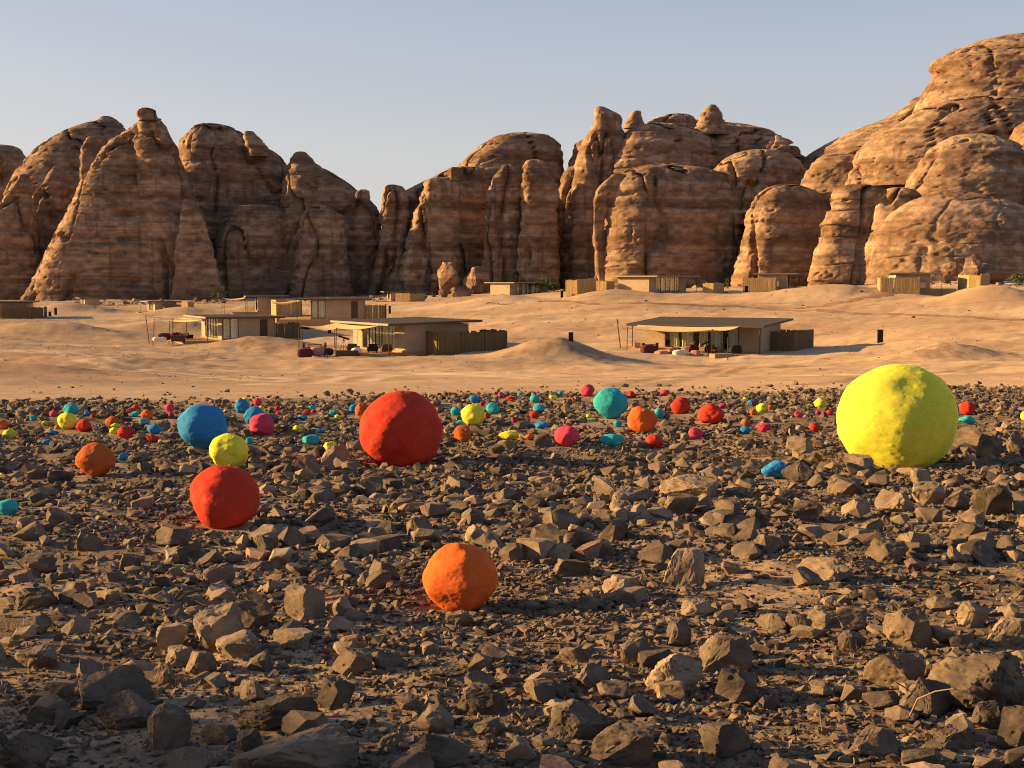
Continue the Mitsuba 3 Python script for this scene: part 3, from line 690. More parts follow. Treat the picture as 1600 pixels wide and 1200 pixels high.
for i, (name, col, cx, cy, w, h, label) in enumerate(BALLS):
    big = w > 100
    v, f = lump(6 if w > 100 else 5 if w > 45 else 4 if w > 18 else 3, 100 + i * 7, dent=0.42 if w > 180 else 0.6 if w > 100 else 0.8 if name == 'painted_ball' else 1.1, flat=-1 if w > 180 else 4 if name == 'painted_ball' else 7)
    c, W, Hh = ball_spot(cx, cy, w, h, 0.05 if name == 'painted_ball' else -0.03)
    D = (W * 0.6 + Hh * 0.4) * 1.0
    P = v * [W, D, Hh] + c
    put(name, mikit.ply(mesh(P, f), 'm_paint_' + col, smooth=True), label, 'ball' if name == 'painted_ball' else 'painted stone',
        'painted balls and stones in the stone field')
    OBST.append((c[0], c[1], W * 0.40, W * 0.5, c[2] + Hh / 2))

# ------------------------------------------------------------------ loose stones
rngS = np.random.default_rng(77)


def stone_proto(seed, n, planes, rough=1.0):
    """A broken stone: a convex block of flat faces, its corners knocked off, its faces chipped and pitted; n times subdivided."""
    rng = np.random.default_rng(seed)
    nrm = rng.normal(size=(planes + 7, 3)); nrm /= np.linalg.norm(nrm, axis=1, keepdims=True)
    nrm = np.vstack([nrm, np.eye(3), -np.eye(3)])
    d = np.concatenate([rng.uniform(0.52, 0.98, planes + 7), np.full(6, 1.0)])
    q = HalfspaceIntersection(np.hstack([nrm, -d[:, None]]), np.zeros(3)).intersections
    m = trimesh.Trimesh(q).convex_hull
    for _ in range(n):
        m = m.subdivide()
    p = np.array(m.vertices)
    o = np.array([seed * 2.3, seed * 1.1, seed * .7])
    r = np.linalg.norm(p, axis=1, keepdims=True)
    lift = rough * (0.24 * (meshkit.fbm(p * 2.2 + o, 3, 5) - 0.5) + 0.13 * (meshkit.fbm(p * 7 + o, 3, 6) - 0.5) - 0.06 * np.exp(-((meshkit.fbm(p * 2.0 + o * 2, 2, 7) - 0.5) / 0.02) ** 2))
    p = p / r * (np.minimum(r, 1.18 * np.median(r)) * 0.5 + r * 0.5 + lift[:, None])
    lo, hi = p.min(0), p.max(0)
    return (p - (lo + hi) / 2) / (hi - lo), np.array(m.faces)


def hull_proto(seed, npts):
    rng = np.random.default_rng(seed)
    q = rng.normal(size=(npts, 3)); q /= np.linalg.norm(q, axis=1, keepdims=True)
    q *= rng.uniform(0.7, 1.0, (npts, 1))
    m = trimesh.Trimesh(q).convex_hull
    v = np.array(m.vertices)
    lo, hi = v.min(0), v.max(0)
    return (v - (lo + hi) / 2) / (hi - lo), np.array(m.faces)


P_HI = [mikit.ply(mesh(*stone_proto(500 + i, 4 if i < 6 else 3, 7 + i % 5)), smooth=26) for i in range(20)]
P_MID = [mikit.ply(mesh(*stone_proto(600 + i, 2, 6 + i % 5, .8)), smooth=28) for i in range(30)]
H_MID = [hull_proto(700 + i, 11 + i % 8) for i in range(40)]
H_LOW = [hull_proto(800 + i, 7 + i % 3) for i in range(40)]
TONES = ['dark', 'brown', 'tan', 'red']


def stone_entry(proto, tone, c, size, rz, tilt, label, group=None, name='stone'):
    M = T().translate(c.tolist()).rotate([0, 0, 1], rz).rotate([1, 0.4, 0], tilt).scale(size)
    return put(name, {**proto, 'to_world': M, 'bsdf': {'type': 'ref', 'id': 'm_stone_' + tone}}, label, 'rock' if name == 'boulder' else 'stone', group)


# the rocks that stand out in the photograph: centre, width, height in photo pixels, tone, label
ROCKS = [
 (344, 982, 80, 92, 't', 'upright tan boulder with a split face, left of the orange ball'), (398, 955, 70, 66, 'd', 'dark squat rock leaning behind the upright tan boulder'),
 (372, 1007, 70, 44, 't', 'blocky tan rock at the foot of the upright tan boulder'), (476, 942, 62, 68, 'b', 'pointed two peaked brown rock between the tan boulder and the orange ball'),
 (270, 996, 50, 46, 't', 'tan block just left of the upright tan boulder'), (282, 1028, 50, 36, 't', 'rounded tan stone below the tan block left of the upright boulder'),
 (311, 1037, 48, 42, 'b', 'faceted brown stone in front of the upright tan boulder'), (220, 1042, 54, 28, 't', 'low pale slab left of a dark cube shaped stone'),
 (256, 1050, 44, 42, 'd', 'dark cube shaped stone right of the low pale slab'), (182, 1080, 112, 68, 'd', 'long dark shaded rock with curved back in the lower left'),
 (200, 1112, 92, 58, 'd', 'dark shaded rock lying in front of the long curved one, lower left'), (266, 1137, 64, 78, 'b', 'tall wedge of brown rock in the shade at the lower left'),
 (435, 1111, 116, 58, 'd', 'broad flat topped dark rock in the shade below the tan boulder'), (391, 1080, 48, 36, 'd', 'dark angular stone behind the broad flat topped dark rock'),
 (525, 1083, 58, 58, 'd', 'dark block at the right end of the broad flat topped rock'), (456, 1176, 190, 80, 'd', 'wide sloping slab of dark bedrock at the bottom edge, left of centre'),
 (36, 1172, 92, 74, 'd', 'big dark rock in the bottom left corner'), (341, 897, 48, 36, 'b', 'rounded brown stone below the dark red ball'),
 (268, 840, 54, 34, 'b', 'smooth brown rock at the lower left of the dark red ball'), (60, 935, 66, 34, 'd', 'long dark stone near the left edge with a rounded one behind'),
 (115, 921, 38, 28, 'd', 'rounded dark stone behind the long dark stone near the left edge'), (57, 976, 46, 32, 'b', 'brown lump of rock near the left edge'),
 (135, 846, 50, 34, 'b', 'wedge shaped brown stone below the rust orange ball'), (55, 882, 54, 34, 'b', 'brown rock below the cut off turquoise ball'),
 (203, 878, 36, 30, 'b', 'brown angular stone left of the rounded one below the dark red ball'), (56, 1028, 62, 34, 'd', 'dark wedge lying in the lower left near the edge'),
 (84, 1115, 78, 40, 'b', 'low brown slab left of the long curved dark rock'), (348, 1147, 62, 34, 'd', 'small dark slab right of the tall brown wedge'),
 (392, 1158, 44, 48, 'd', 'upright dark stone under the broad flat topped dark rock'), (292, 1187, 78, 44, 'd', 'dark rock cut off by the bottom edge beside the sloping slab'),
 (412, 848, 46, 28, 'b', 'low brown stone at the lower right of the dark red ball'),
 (898, 1126, 92, 68, 'd', 'pyramid shaped dark rock in the shade, right of centre'), (975, 1163, 94, 70, 'd', 'square dark rock at the bottom, right of the pyramid shaped one'),
 (746, 1093, 66, 54, 'd', 'dark humped rock with a round stone at its right, bottom centre'), (776, 1101, 34, 34, 'd', 'round dark stone leaning on the humped rock'),
 (682, 1172, 96, 58, 'd', 'wide dark rock at the bottom edge under the orange ball'), (600, 892, 48, 40, 'b', 'angular brown rock left of the orange ball'),
 (905, 850, 52, 46, 'd', 'dark pointed stone behind a long one, right of the orange ball'), (893, 886, 60, 30, 'b', 'long loaf shaped brown stone right of the orange ball'),
 (942, 860, 36, 36, 'b', 'round brown stone right of the dark pointed one'), (1066, 888, 66, 64, 't', 'tan triangular boulder right of the orange ball'),
 (970, 916, 52, 36, 't', 'tan stone left of the tan triangular boulder'), (918, 943, 36, 26, 'b', 'dark little rock in the shadow right of the orange ball'),
 (928, 1057, 54, 46, 'b', 'creased brown rock below and right of the orange ball'), (901, 1023, 50, 30, 'b', 'low brown stone behind the creased brown rock'),
 (992, 1016, 46, 42, 'b', 'brown stone right of the low stones in the centre foreground'), (1050, 1052, 90, 72, 't', 'large rounded tan boulder at the border of the shade'),
 (1060, 990, 38, 50, 'd', 'narrow dark stone behind the large rounded tan boulder'), (550, 1035, 62, 50, 'd', 'dark rock left of a small one, below the orange ball'),
 (604, 1031, 52, 32, 'b', 'small brown rock below and left of the orange ball'), (611, 1155, 40, 26, 'd', 'small dark pyramid stone at the bottom'),
 (635, 1098, 36, 26, 'b', 'small brown stone lying flat above the wide dark rock'), (763, 1136, 46, 30, 'd', 'small dark stone between the humped and the pyramid rock'),
 (716, 968, 40, 28, 'd', 'dark stone right under the front of the orange ball'), (592, 839, 38, 32, 'b', 'brown stone behind and left of the orange ball'),
 (1133, 1022, 78, 60, 'b', 'wedge of brown rock right of the large rounded tan boulder'), (1150, 1072, 72, 62, 'd', 'dark block in front of the brown wedge, right of centre'),
 (1397, 1042, 90, 68, 'b', 'rounded brown boulder left of the largest dark one'), (1527, 1060, 160, 110, 'd', 'largest dark boulder of all, near the right edge'),
 (1448, 1090, 88, 70, 'd', 'dark angular rock under a bare twig at the lower right'), (1377, 1095, 58, 30, 'd', 'flat dark stone below the rounded brown boulder'),
 (1540, 1117, 48, 50, 'd', 'brownish stone in front of the largest dark boulder'), (1585, 1140, 62, 78, 'd', 'dark rock cut off by the right edge at the bottom'),
 (1363, 1160, 78, 46, 'b', 'rounded brown stone at the bottom right with gravel round it'), (1490, 1148, 64, 38, 'd', 'low dark stone below the twig'),
 (1440, 1187, 64, 40, 'd', 'dark stone at the bottom edge, right'), (1418, 978, 74, 72, 'b', 'upright ribbed brown rock behind the largest dark boulder'),
 (1520, 963, 44, 42, 't', 'tan upright stone right of the ribbed rock'), (1572, 988, 68, 46, 't', 'broad tan stone at the right edge above the dark boulder'),
 (1290, 890, 78, 40, 't', 'flat sloping tan rock in the right foreground'), (1385, 860, 62, 42, 'b', 'hollowed brown rock below the huge yellow ball'),
 (1205, 972, 52, 30, 'b', 'low brown stone left of an upright dark one'), (1248, 975, 40, 38, 'd', 'upright dark stone right of a low brown one'),
 (1283, 968, 38, 32, 't', 'tan stone right of the upright dark stone'), (1330, 969, 52, 40, 'b', 'hollow brown stone left of the ribbed rock'),
 (1088, 951, 50, 30, 't', 'tan stone below the triangular boulder'), (1510, 833, 52, 38, 'b', 'brown rock near the right edge below the ball'),
 (1448, 846, 48, 28, 't', 'tan stone right of the hollowed brown rock'), (1362, 820, 38, 24, 'b', 'small brown stone above the hollowed rock'),
 (1262, 797, 46, 40, 'b', 'upright brown rock below the smooth blue stone'), (1068, 976, 0, 0, 'd', ''), (1332, 1003, 42, 34, 'd', 'dark stone below the hollow brown stone'),
 (1140, 1152, 82, 50, 'd', 'broad shaded stone at the bottom right of centre'),
 (1521, 686, 62, 36, 'b', 'big tilted brown rock touching the right side of the huge yellow ball'), (1545, 700, 40, 46, 'b', 'brown rock in front of the big tilted one right of the yellow ball'),
 (1588, 694, 30, 44, 'd', 'dark rock at the right edge beside the tilted one'), (1075, 762, 88, 36, 't', 'long tan ledge of rock in the middle right'),
 (985, 775, 66, 32, 't', 'low tan rock left of the long tan ledge'), (1062, 790, 56, 38, 'b', 'brown rock in front of the long tan ledge'),
 (1322, 760, 58, 36, 'b', 'slanting brown rock at the left foot of the huge yellow ball'), (1440, 745, 36, 26, 't', 'tan stone right in front of the huge yellow ball'),
 (1405, 735, 28, 20, 'd', 'dark stone leaning on the front of the huge yellow ball'), (1400, 782, 62, 40, 't', 'blocky tan rock in front of the huge yellow ball'), (1450, 772, 52, 40, 't', 'second blocky tan rock, right of the first, in front of the huge yellow ball'),
 (1495, 785, 40, 38, 'b', 'brown upright stone right of the two blocky tan rocks'), (1550, 782, 56, 56, 'd', 'dark rough rock near the right edge below the tilted rock'),
 (480, 727, 46, 36, 'r', 'reddish triangular rock left of the big red ball'), (523, 712, 44, 34, 't', 'tan rock under the smooth yellow stone, left of the big red ball'),
 (1180, 730, 38, 26, 'b', 'brown stone left of the smooth blue stone'), (1247, 738, 48, 34, 'd', 'dark humped stone right of the smooth blue stone'),
 (793, 696, 30, 20, 't', 'tan rock hiding the foot of the long flat yellow stone'), (1252, 695, 42, 30, 't', 'tan stone lit by the sun left of the huge yellow ball'),
 (1340, 725, 46, 26, 't', 'tan flat stone at the lower left of the huge yellow ball'), (595, 745, 60, 24, 'd', 'long dark stone at the foot of the big red ball'),
 (850, 690, 30, 24, 'b', 'brown stone left of the pointed pink ball'), (860, 770, 42, 30, 'b', 'brown stone in the middle of the stone field'),
 (205, 775, 40, 26, 'd', 'dark stone right of the rust orange ball'), (95, 745, 42, 26, 'd', 'dark stone left of the rust orange ball'), (40, 818, 32, 30, 't', 'tan stone beside the cut off turquoise ball'),
]
TN = dict(d='dark', b='brown', t='tan', r='red')
for i, (cx, cy, w, h, tone, label) in enumerate(ROCKS):
    if not w:
        continue
    c, W, Hh = ball_spot(cx, cy, w, h, 0.10)
    Hh *= 1.12
    c = c + np.array([0, 0, -0.06 * Hh])
    rz = rngS.uniform(-25, 25) + 180 * rngS.integers(0, 2)
    proto = P_HI[i % 6] if w > 85 else P_HI[6 + i % 14]
    stone_entry(proto, TN[tone], c, [W * 1.06, W * rngS.uniform(0.7, 0.95), Hh], rz, rngS.uniform(-12, 12), label, name='boulder' if w > 60 else 'stone')
    OBST.append((c[0], c[1], W * 0.36, 0, 0))

OB = np.array([o[:3] for o in OBST])


def scatter(y0, y1, dens, s0, s1, power, seed, base=0.30):
    rng = np.random.default_rng(seed)
    w0 = 0.40 * y1 + 1.5
    n = int(dens * (y1 - y0) * 2 * w0)
    x, y = rng.uniform(-w0, w0, n), rng.uniform(y0, y1, n)
    ok = np.abs(x) < 0.385 * y + 0.9
    edge = EDGE0 + EDGE1 * x + 5.0 * (meshkit.fbm(np.stack([x * 0.4, y * 0.2, 0 * x], -1), 3, 61) - 0.5)
    ok &= y < edge + rng.exponential(1.6, n) * (rng.random(n) < 0.22)
    patch = meshkit.fbm(np.stack([x * 0.55, y * 0.45, 0 * x], -1), 3, seed + 5)
    ok &= rng.random(n) < np.clip(base + 3.2 * (patch - 0.40), 0.10, 1)
    x, y = x[ok], y[ok]
    size = s0 * (s1 / s0) ** (rng.random(len(x)) ** power)
    free = np.ones(len(x), bool)
    for bx, by, br in OB:
        free &= (x - bx) ** 2 + (y - by) ** 2 > (br + size * 0.42) ** 2
    # nothing that would hide a painted thing from the front
    for bx, by, br, bw, top in OBST:
        if bw:
            front = (np.abs(x - bx * y / by) < bw * 1.0) & (y < by) & (y > by * 0.93 - bw * 0.6) & (size > bw * 0.38)
            free &= ~front
    return x[free], y[free], size[free]


def build_rubble(x, y, size, protos, seed, flatness=(0.34, 0.8)):
    rng = np.random.default_rng(seed)
    n = len(x)
    z = ground_z(x, y)
    sc = np.stack([size * rng.uniform(0.85, 1.25, n), size * rng.uniform(0.65, 1.0, n), size * rng.uniform(*flatness, n)], -1)
    a, b = rng.uniform(0, 2 * math.pi, n), rng.normal(0, 0.42, n)
    k = rng.integers(0, len(protos), n)
    tone = rng.random(n)[:, None]
    base = np.where(rng.random((n, 1)) < 0.10, np.array([[0.20, 0.125, 0.09]]), np.array([[0.085, 0.067, 0.053]]) * (1 - tone) + np.array([[0.29, 0.218, 0.15]]) * tone)
    base = base * rng.uniform(0.55, 0.92, (n, 1))
    V, Fc, C, off = [], [], [], 0
    for j, (pv, pf) in enumerate(protos):
        m = np.nonzero(k == j)[0]
        if not len(m):
            continue
        q = pv[None] * sc[m][:, None]
        cb, sb, ca, sa = np.cos(b[m])[:, None], np.sin(b[m])[:, None], np.cos(a[m])[:, None], np.sin(a[m])[:, None]
        X, Y_, Z = q[..., 0], q[..., 1], q[..., 2]
        Y2, Z2 = Y_ * cb - Z * sb, Y_ * sb + Z * cb
        q = np.stack([X * ca - Y2 * sa + x[m][:, None], X * sa + Y2 * ca + y[m][:, None], Z2 + (z[m] + sc[m, 2] * 0.26)[:, None]], -1)
        V.append(q.reshape(-1, 3))
        Fc.append((pf[None] + (np.arange(len(m)) * len(pv))[:, None, None] + off).reshape(-1, 3))
        C.append(np.repeat(base[m], len(pv), 0))
        off += len(m) * len(pv)
    return mesh(np.vstack(V), np.vstack(Fc)), np.vstack(C)


# everything from fist to boulder size: the 180 that show largest are things of their own, the rest is rubble
sets = [scatter(4.0, 11, 44, 0.05, 0.20, 2.7, 1), scatter(11, 21, 58, 0.065, 0.29, 2.6, 2), scatter(21, 52, 40, 0.08, 0.25, 1.9, 3)]
x, y, size = (np.concatenate([q[i] for q in sets]) for i in range(3))
px = size / np.hypot(x, y) * F
seen = (np.abs(x) < 0.365 * y) & (y > 5.4)
order = np.argsort(-np.where(seen, px, 0))
own, rest = order[:185], order[185:]


CUT = (' with ', ' at ', ' standing', ' nearest', ' behind', ' in ', ' just ', ' near ', ' between', ' left', ' right', ' below', ' below', ' above', ' under', ' lying', ' of ', ' cut ', ' alone', ' seen', ',', ' touching', ' leaning', ' half', ' peeping', ' hiding', ' lit', ' beside', ' on ', ' from ')
REFS = [(b[2], b[3], b[4], b[6]) for b in BALLS if b[4] >= 19] + [(r[0], r[1], r[2], r[5]) for r in ROCKS if r[2] >= 44]


def short(t):
    for c_ in CUT:
        t = t.split(c_)[0]
    return t


_n = {}
for r in REFS:
    _n[short(r[3])] = _n.get(short(r[3]), 0) + 1
REFS = [(a, b, w_, short(t)) for a, b, w_, t in REFS if _n[short(t)] == 1 and len(short(t).split()) >= 3]
used = {}
plan = []
for i in own:
    tone = TONES[[0, 0, 0, 1, 1, 1, 1, 2, 2, 2, 3][rngS.integers(0, 11)]]
    W = size[i] * rngS.uniform(0.9, 1.2)
    Hh = size[i] * rngS.uniform(0.5, 0.85)
    c = np.array([x[i], y[i], float(ground_z(x[i], y[i])) + Hh * 0.27])
    v_ = c - CAM
    cu, cv = 800 + v_[0] / (v_ @ FWD) * F, 600 - (v_ @ UP) / (v_ @ FWD) * F
    ref = min(REFS, key=lambda r: abs(r[0] - cu) + 1.3 * abs(r[1] - cv) - 0.4 * r[2])
    du, dv = cu - ref[0], cv - ref[1]
    far = '' if math.hypot(du, dv) < 1.1 * ref[2] + 20 else 'further '
    side = (('left of' if du < 0 else 'right of') if abs(du) > 1.1 * abs(dv) else ('in front of' if dv > 0 else 'behind'))
    tone_word = {'dark': 'dark', 'brown': 'brown', 'tan': 'pale tan', 'red': 'reddish'}[tone]
    shape = 'upright' if Hh / W > 0.72 else 'low flat' if Hh / W < 0.52 else 'angular'
    label = f'loose {tone_word} {shape} stone {far}{side} the {ref[3]}'
    plan.append((tone, W, Hh, c, label, f'{tone_word} {shape} stones {far}{side} the {ref[3]}'))
    used[label] = used.get(label, 0) + 1
for tone, W, Hh, c, label, grp in plan:
    n_same = used[label]
    same = sorted((q[1] for q in plan if q[4] == label), reverse=True)
    if 1 < len(same) < 6:
        word = (['larger', 'smaller'] if len(same) == 2 else ['largest', 'second largest', 'third largest', 'fourth largest'][:len(same) - 1] + ['smallest'])[same.index(W)]
        label, grp = label.replace('loose', word), grp
    stone_entry(P_MID[rngS.integers(0, 30)], tone, c, [W, W * rngS.uniform(0.7, 1.0), Hh], rngS.uniform(0, 360), rngS.normal(0, 16), label, grp if n_same > 1 else None)
m, col = build_rubble(x[rest], y[rest], size[rest], H_MID, 9)
put('rubble', mikit.ply(m, 'm_rubble', color=col), 'countless dark and tan angular stones covering the stone field', kind='stuff')
g = [scatter(3.8, 8, 1300, 0.012, 0.065, 2.0, 4, .5), scatter(8, 13, 680, 0.02, 0.085, 1.9, 5, .5), scatter(13, 24, 210, 0.035, 0.12, 1.7, 6, .5), scatter(24, 52, 34, 0.06, 0.15, 1.3, 7, .5)]
m, col = build_rubble(*(np.concatenate([q[i] for q in g]) for i in range(3)), H_LOW, 10, (0.35, 0.8))
put('gravel', mikit.ply(m, 'm_rubble', color=col), 'gravel and stone chips scattered between the larger stones', kind='stuff')
print('rubble', len(rest), 'gravel', sum(len(q[0]) for q in g))

print('TRIS', sum(len(meshkit.WRITTEN[v['filename']][1]) for v in scene.values() if v.get('type') == 'ply'))


# ------------------------------------------------------------------ the cabins
class Frame:
    """Local metres (a along the solid side, b along the glazed side, z up) of a cabin whose front roof corner stands at o."""
    def __init__(self, o, alpha, mirror, k=1.0):
        c, s_ = math.cos(math.radians(alpha)), math.sin(math.radians(alpha))
        self.o, self.k, self.mirror = np.asarray(o, float), k, mirror
        self.A = np.array([-c, s_, 0]) if mirror else np.array([c, s_, 0])
        self.B = np.array([s_, c, 0]) if mirror else np.array([-s_, c, 0])

    def pt(self, a, b, z):
        return self.o + self.k * (a * self.A + b * self.B + np.array([0, 0, z]))

    def __call__(self, m):
        v = np.asarray(m.vertices)
        q = self.o + self.k * (v[:, :1] * self.A + v[:, 1:2] * self.B + v[:, 2:] * np.array([[0, 0, 1.0]]))
        f = np.asarray(m.faces)
        return mesh(q, f[:, ::-1] if self.mirror else f)


def reed_panel(length, height, seed, thick=0.10, n=9):
    """A run of bundled reeds with a ragged top, along +x from the origin."""
    rng = np.random.default_rng(abs(seed))
    x = np.linspace(0, length, n + 1)
    ms = []
    for i in range(n):
        h = height + rng.uniform(-0.09, 0.09)
        t = thick * rng.uniform(0.8, 1.2)
        ms.append(box([x[i] + 0.004, -t / 2, -1.2], [x[i + 1] - 0.004, t / 2, h]))
    return join(ms)


def wavy(b0, b1, a, z0, z1, seed):
    n = 40
    b = np.linspace(b0, b1, n)
    w = 0.07 * np.sin(np.linspace(0, (b1 - b0) * 22, n) + seed)
    V = np.vstack([np.stack([a + w, b, 0 * b + z0], -1), np.stack([a + 0.7 * w, b, 0 * b + z1], -1)])
    return mesh(V, grid_faces(2, n))


def place_panel(fr, root, a0, b0, a1, b1, h, seed, mt):
    L = math.hypot(a1 - a0, b1 - b0)
    m = reed_panel(L - 0.05, h, seed)
    ang = math.atan2(b1 - b0, a1 - a0)
    m.apply_transform(trimesh.transformations.rotation_matrix(ang, [0, 0, 1]))
    m.apply_translation([a0, b0, 0])
    put(root + '__fence_panel', mikit.ply(fr(m), mt))


def cabin(label, px, row, d, alpha, mirror=False, k=1.0, La=9.0, Lb=13.5, awning=True, fence=True, deck=True, panes=5, dz=0.0, fence_b=-1.4, tilt=0.0, reedm='m_reed', fence_a=4.3, front_window=False, fascia='m_fascia'):
    o = at(px, row, d) + np.array([0, 0, dz])
    fr = Frame(o, alpha, mirror, k)
    root = thing('cabin', label, 'cabin', 'low flat roofed cabins on the sand')
    P = lambda part, m, mt, **kw: put(f'{root}__{part}', mikit.ply(fr(m), mt, **kw))
    a0 = 2.1

    def slope(m):
        m.vertices = np.asarray(m.vertices) + np.asarray(m.vertices)[:, :1] * [[0, 0, tilt]] - [0, 0, 4 * tilt]
        return m
    # roof slab with its fascia boards, light on the side of the glass
    roof = P('roof', slope(box([0.05, 0.05, 2.78], [La - 0.05, Lb - 0.05, 2.97])), 'm_roof')
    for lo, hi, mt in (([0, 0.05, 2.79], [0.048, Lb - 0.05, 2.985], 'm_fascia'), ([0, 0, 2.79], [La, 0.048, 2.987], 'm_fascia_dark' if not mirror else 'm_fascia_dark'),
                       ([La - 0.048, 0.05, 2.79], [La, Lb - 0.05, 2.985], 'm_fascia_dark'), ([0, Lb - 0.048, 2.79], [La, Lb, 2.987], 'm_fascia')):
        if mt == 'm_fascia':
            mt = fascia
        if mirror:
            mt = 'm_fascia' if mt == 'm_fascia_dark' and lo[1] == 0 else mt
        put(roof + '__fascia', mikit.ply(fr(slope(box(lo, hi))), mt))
    P('floor', box([a0 - 0.1, 0.8, -1.6], [La - 0.9, Lb - 0.7, 0.30]), 'm_deck')
    w0 = a0
    if front_window:
        for i, (p0, p1) in enumerate(((a0 + 0.12, a0 + 1.0), (a0 + 1.0, a0 + 2.0))):
            t = 0.06
            win = P('window', join([box([p0 + .004, 0.94, 0.30], [p0 + t, 1.04, 2.78]), box([p1 - t, 0.94, 0.30], [p1 - .004, 1.04, 2.78]), box([p0 + t, 0.94, 0.30], [p1 - t, 1.04, 0.36]), box([p0 + t, 0.94, 2.72], [p1 - t, 1.04, 2.78])]), 'm_frame')
            gv = np.array([[p0 + t, 1.0, .36], [p1 - t, 1.0, .36], [p1 - t, 1.0, 2.72], [p0 + t, 1.0, 2.72]])
            put(win + '__pane', mikit.ply(fr(mesh(gv, [[0, 1, 2], [0, 2, 3]])), 'm_glass'))
            P('curtain', mesh(np.array([[p0, 1.3, .32], [p1, 1.3, .32], [p1, 1.3, 2.74], [p0, 1.3, 2.74]]), [[0, 1, 2], [0, 2, 3]]), 'm_curtain')
        w0 = a0 + 2.0
    P('wall', box([w0, 0.9, 0.30], [La - 1.0, 1.12, 2.78]), 'm_plaster')
    if front_window:
        P('door', box([La - 2.9, 0.82, 0.30], [La - 2.0, 0.898, 2.60]), 'm_dark_wood')
    P('wall', box([a0, Lb - 1.02, 0.30], [La - 1.0, Lb - 0.8, 2.78]), 'm_plaster')
    P('wall', box([La - 1.2, 1.122, 0.30], [La - 1.0, Lb - 1.022, 2.78]), 'm_plaster')
    g0, g1 = 3.1, Lb - 3.0
    P('wall', box([a0, 1.122, 0.30], [a0 + 0.2, g0, 2.78]), 'm_plaster')
    P('wall', box([a0, g1, 0.30], [a0 + 0.2, Lb - 1.022, 2.78]), 'm_plaster')
    w = (g1 - g0) / panes
    for i in range(panes):
        b0, b1 = g0 + i * w + 0.004, g0 + (i + 1) * w - 0.004
        t = 0.07
        fm = join([box([a0 + 0.02, b0, 0.30], [a0 + 0.12, b0 + t, 2.78]), box([a0 + 0.02, b1 - t, 0.30], [a0 + 0.12, b1, 2.78]),
                   box([a0 + 0.02, b0 + t, 0.30], [a0 + 0.12, b1 - t, 0.30 + t]), box([a0 + 0.02, b0 + t, 2.70], [a0 + 0.12, b1 - t, 2.78])])
        win = P('window', fm, 'm_frame')
        gv = np.array([[a0 + 0.06, b0 + t, 0.37], [a0 + 0.06, b1 - t, 0.37], [a0 + 0.06, b1 - t, 2.70], [a0 + 0.06, b0 + t, 2.70]])
        put(win + '__pane', mikit.ply(fr(mesh(gv, [[0, 2, 1], [0, 3, 2]])), 'm_glass'))
        if i < panes:
            P('curtain', wavy(b0 + 0.05, b1 - (0.05 if i % 2 else 0.22 * w), a0 + 0.42, 0.32, 2.74, i), 'm_curtain', smooth=True)
    if deck:
        P('deck', box([-2.3, 0.9, -0.9], [a0 - 0.102, Lb - 1.2, 0.16]), 'm_deck')
        P('deck_board', box([-2.36, 0.86, -0.1], [-2.302, Lb - 1.16, 0.18]), 'm_dark_wood')
    for a, b in ((0.25, 0.4), (0.25, Lb - 0.5)) if deck else ():
        P('post', tube([[a, b, -0.8], [a, b, 2.72]], 0.045), 'm_post')
    if awning:
        n = 12
        u, v = np.meshgrid(np.linspace(0, 1, n), np.linspace(0, 1, n), indexing='ij')
        c00, c01, c10, c11 = (np.array(q) for q in ([0.05, 2.2, 2.66], [0.05, Lb - 1.2, 2.66], [-3.6, 3.4, 2.45], [-4.0, Lb - 2.0, 2.5]))
        S = (c00 * (1 - u)[..., None] * (1 - v)[..., None] + c01 * (1 - u)[..., None] * v[..., None] + c10 * u[..., None] * (1 - v)[..., None] + c11 * u[..., None] * v[..., None])
        S[..., 2] -= 0.42 * np.sin(u * math.pi) * 0.5 + 0.30 * np.sin(v * math.pi) * (0.4 + 0.6 * u)
        S[..., 0] += 0.9 * np.sin(v * math.pi) * u
        top, bot = S.reshape(-1, 3), S.reshape(-1, 3) - [0, 0, 0.012]
        f = grid_faces(n, n)
        P('awning', mesh(np.vstack([top, bot]), np.vstack([f, f[:, ::-1] + n * n])), 'm_awning', smooth=True)
        for q in (c10, c11):
            P('pole', tube([[q[0] - 0.15, q[1], -1.0], [q[0], q[1], q[2] + 0.06]], 0.038), 'm_post')
    if fence:
        e = La + 1.8
        for i in range(3):
            x0 = fence_a + i * (e - fence_a) / 3
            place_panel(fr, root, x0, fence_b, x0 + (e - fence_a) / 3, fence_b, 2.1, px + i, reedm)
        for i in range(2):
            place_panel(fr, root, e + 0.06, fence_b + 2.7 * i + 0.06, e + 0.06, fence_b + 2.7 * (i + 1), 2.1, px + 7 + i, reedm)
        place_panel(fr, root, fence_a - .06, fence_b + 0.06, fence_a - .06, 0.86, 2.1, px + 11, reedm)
    return fr, root


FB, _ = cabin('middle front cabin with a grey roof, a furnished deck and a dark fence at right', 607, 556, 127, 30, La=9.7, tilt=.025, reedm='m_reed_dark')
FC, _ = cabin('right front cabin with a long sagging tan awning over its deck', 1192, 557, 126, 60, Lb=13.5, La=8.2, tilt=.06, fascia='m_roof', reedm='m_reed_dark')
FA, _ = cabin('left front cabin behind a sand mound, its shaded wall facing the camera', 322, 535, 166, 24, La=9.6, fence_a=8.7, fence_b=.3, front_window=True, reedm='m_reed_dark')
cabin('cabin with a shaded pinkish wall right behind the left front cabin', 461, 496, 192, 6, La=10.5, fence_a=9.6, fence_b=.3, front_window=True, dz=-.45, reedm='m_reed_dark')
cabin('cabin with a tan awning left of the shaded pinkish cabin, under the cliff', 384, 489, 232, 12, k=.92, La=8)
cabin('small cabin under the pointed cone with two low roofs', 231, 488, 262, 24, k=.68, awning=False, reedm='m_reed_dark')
cabin('tiny dark cabin under the far left cliffs', 125, 477, 300, 25, k=.52, awning=False, fence=False)
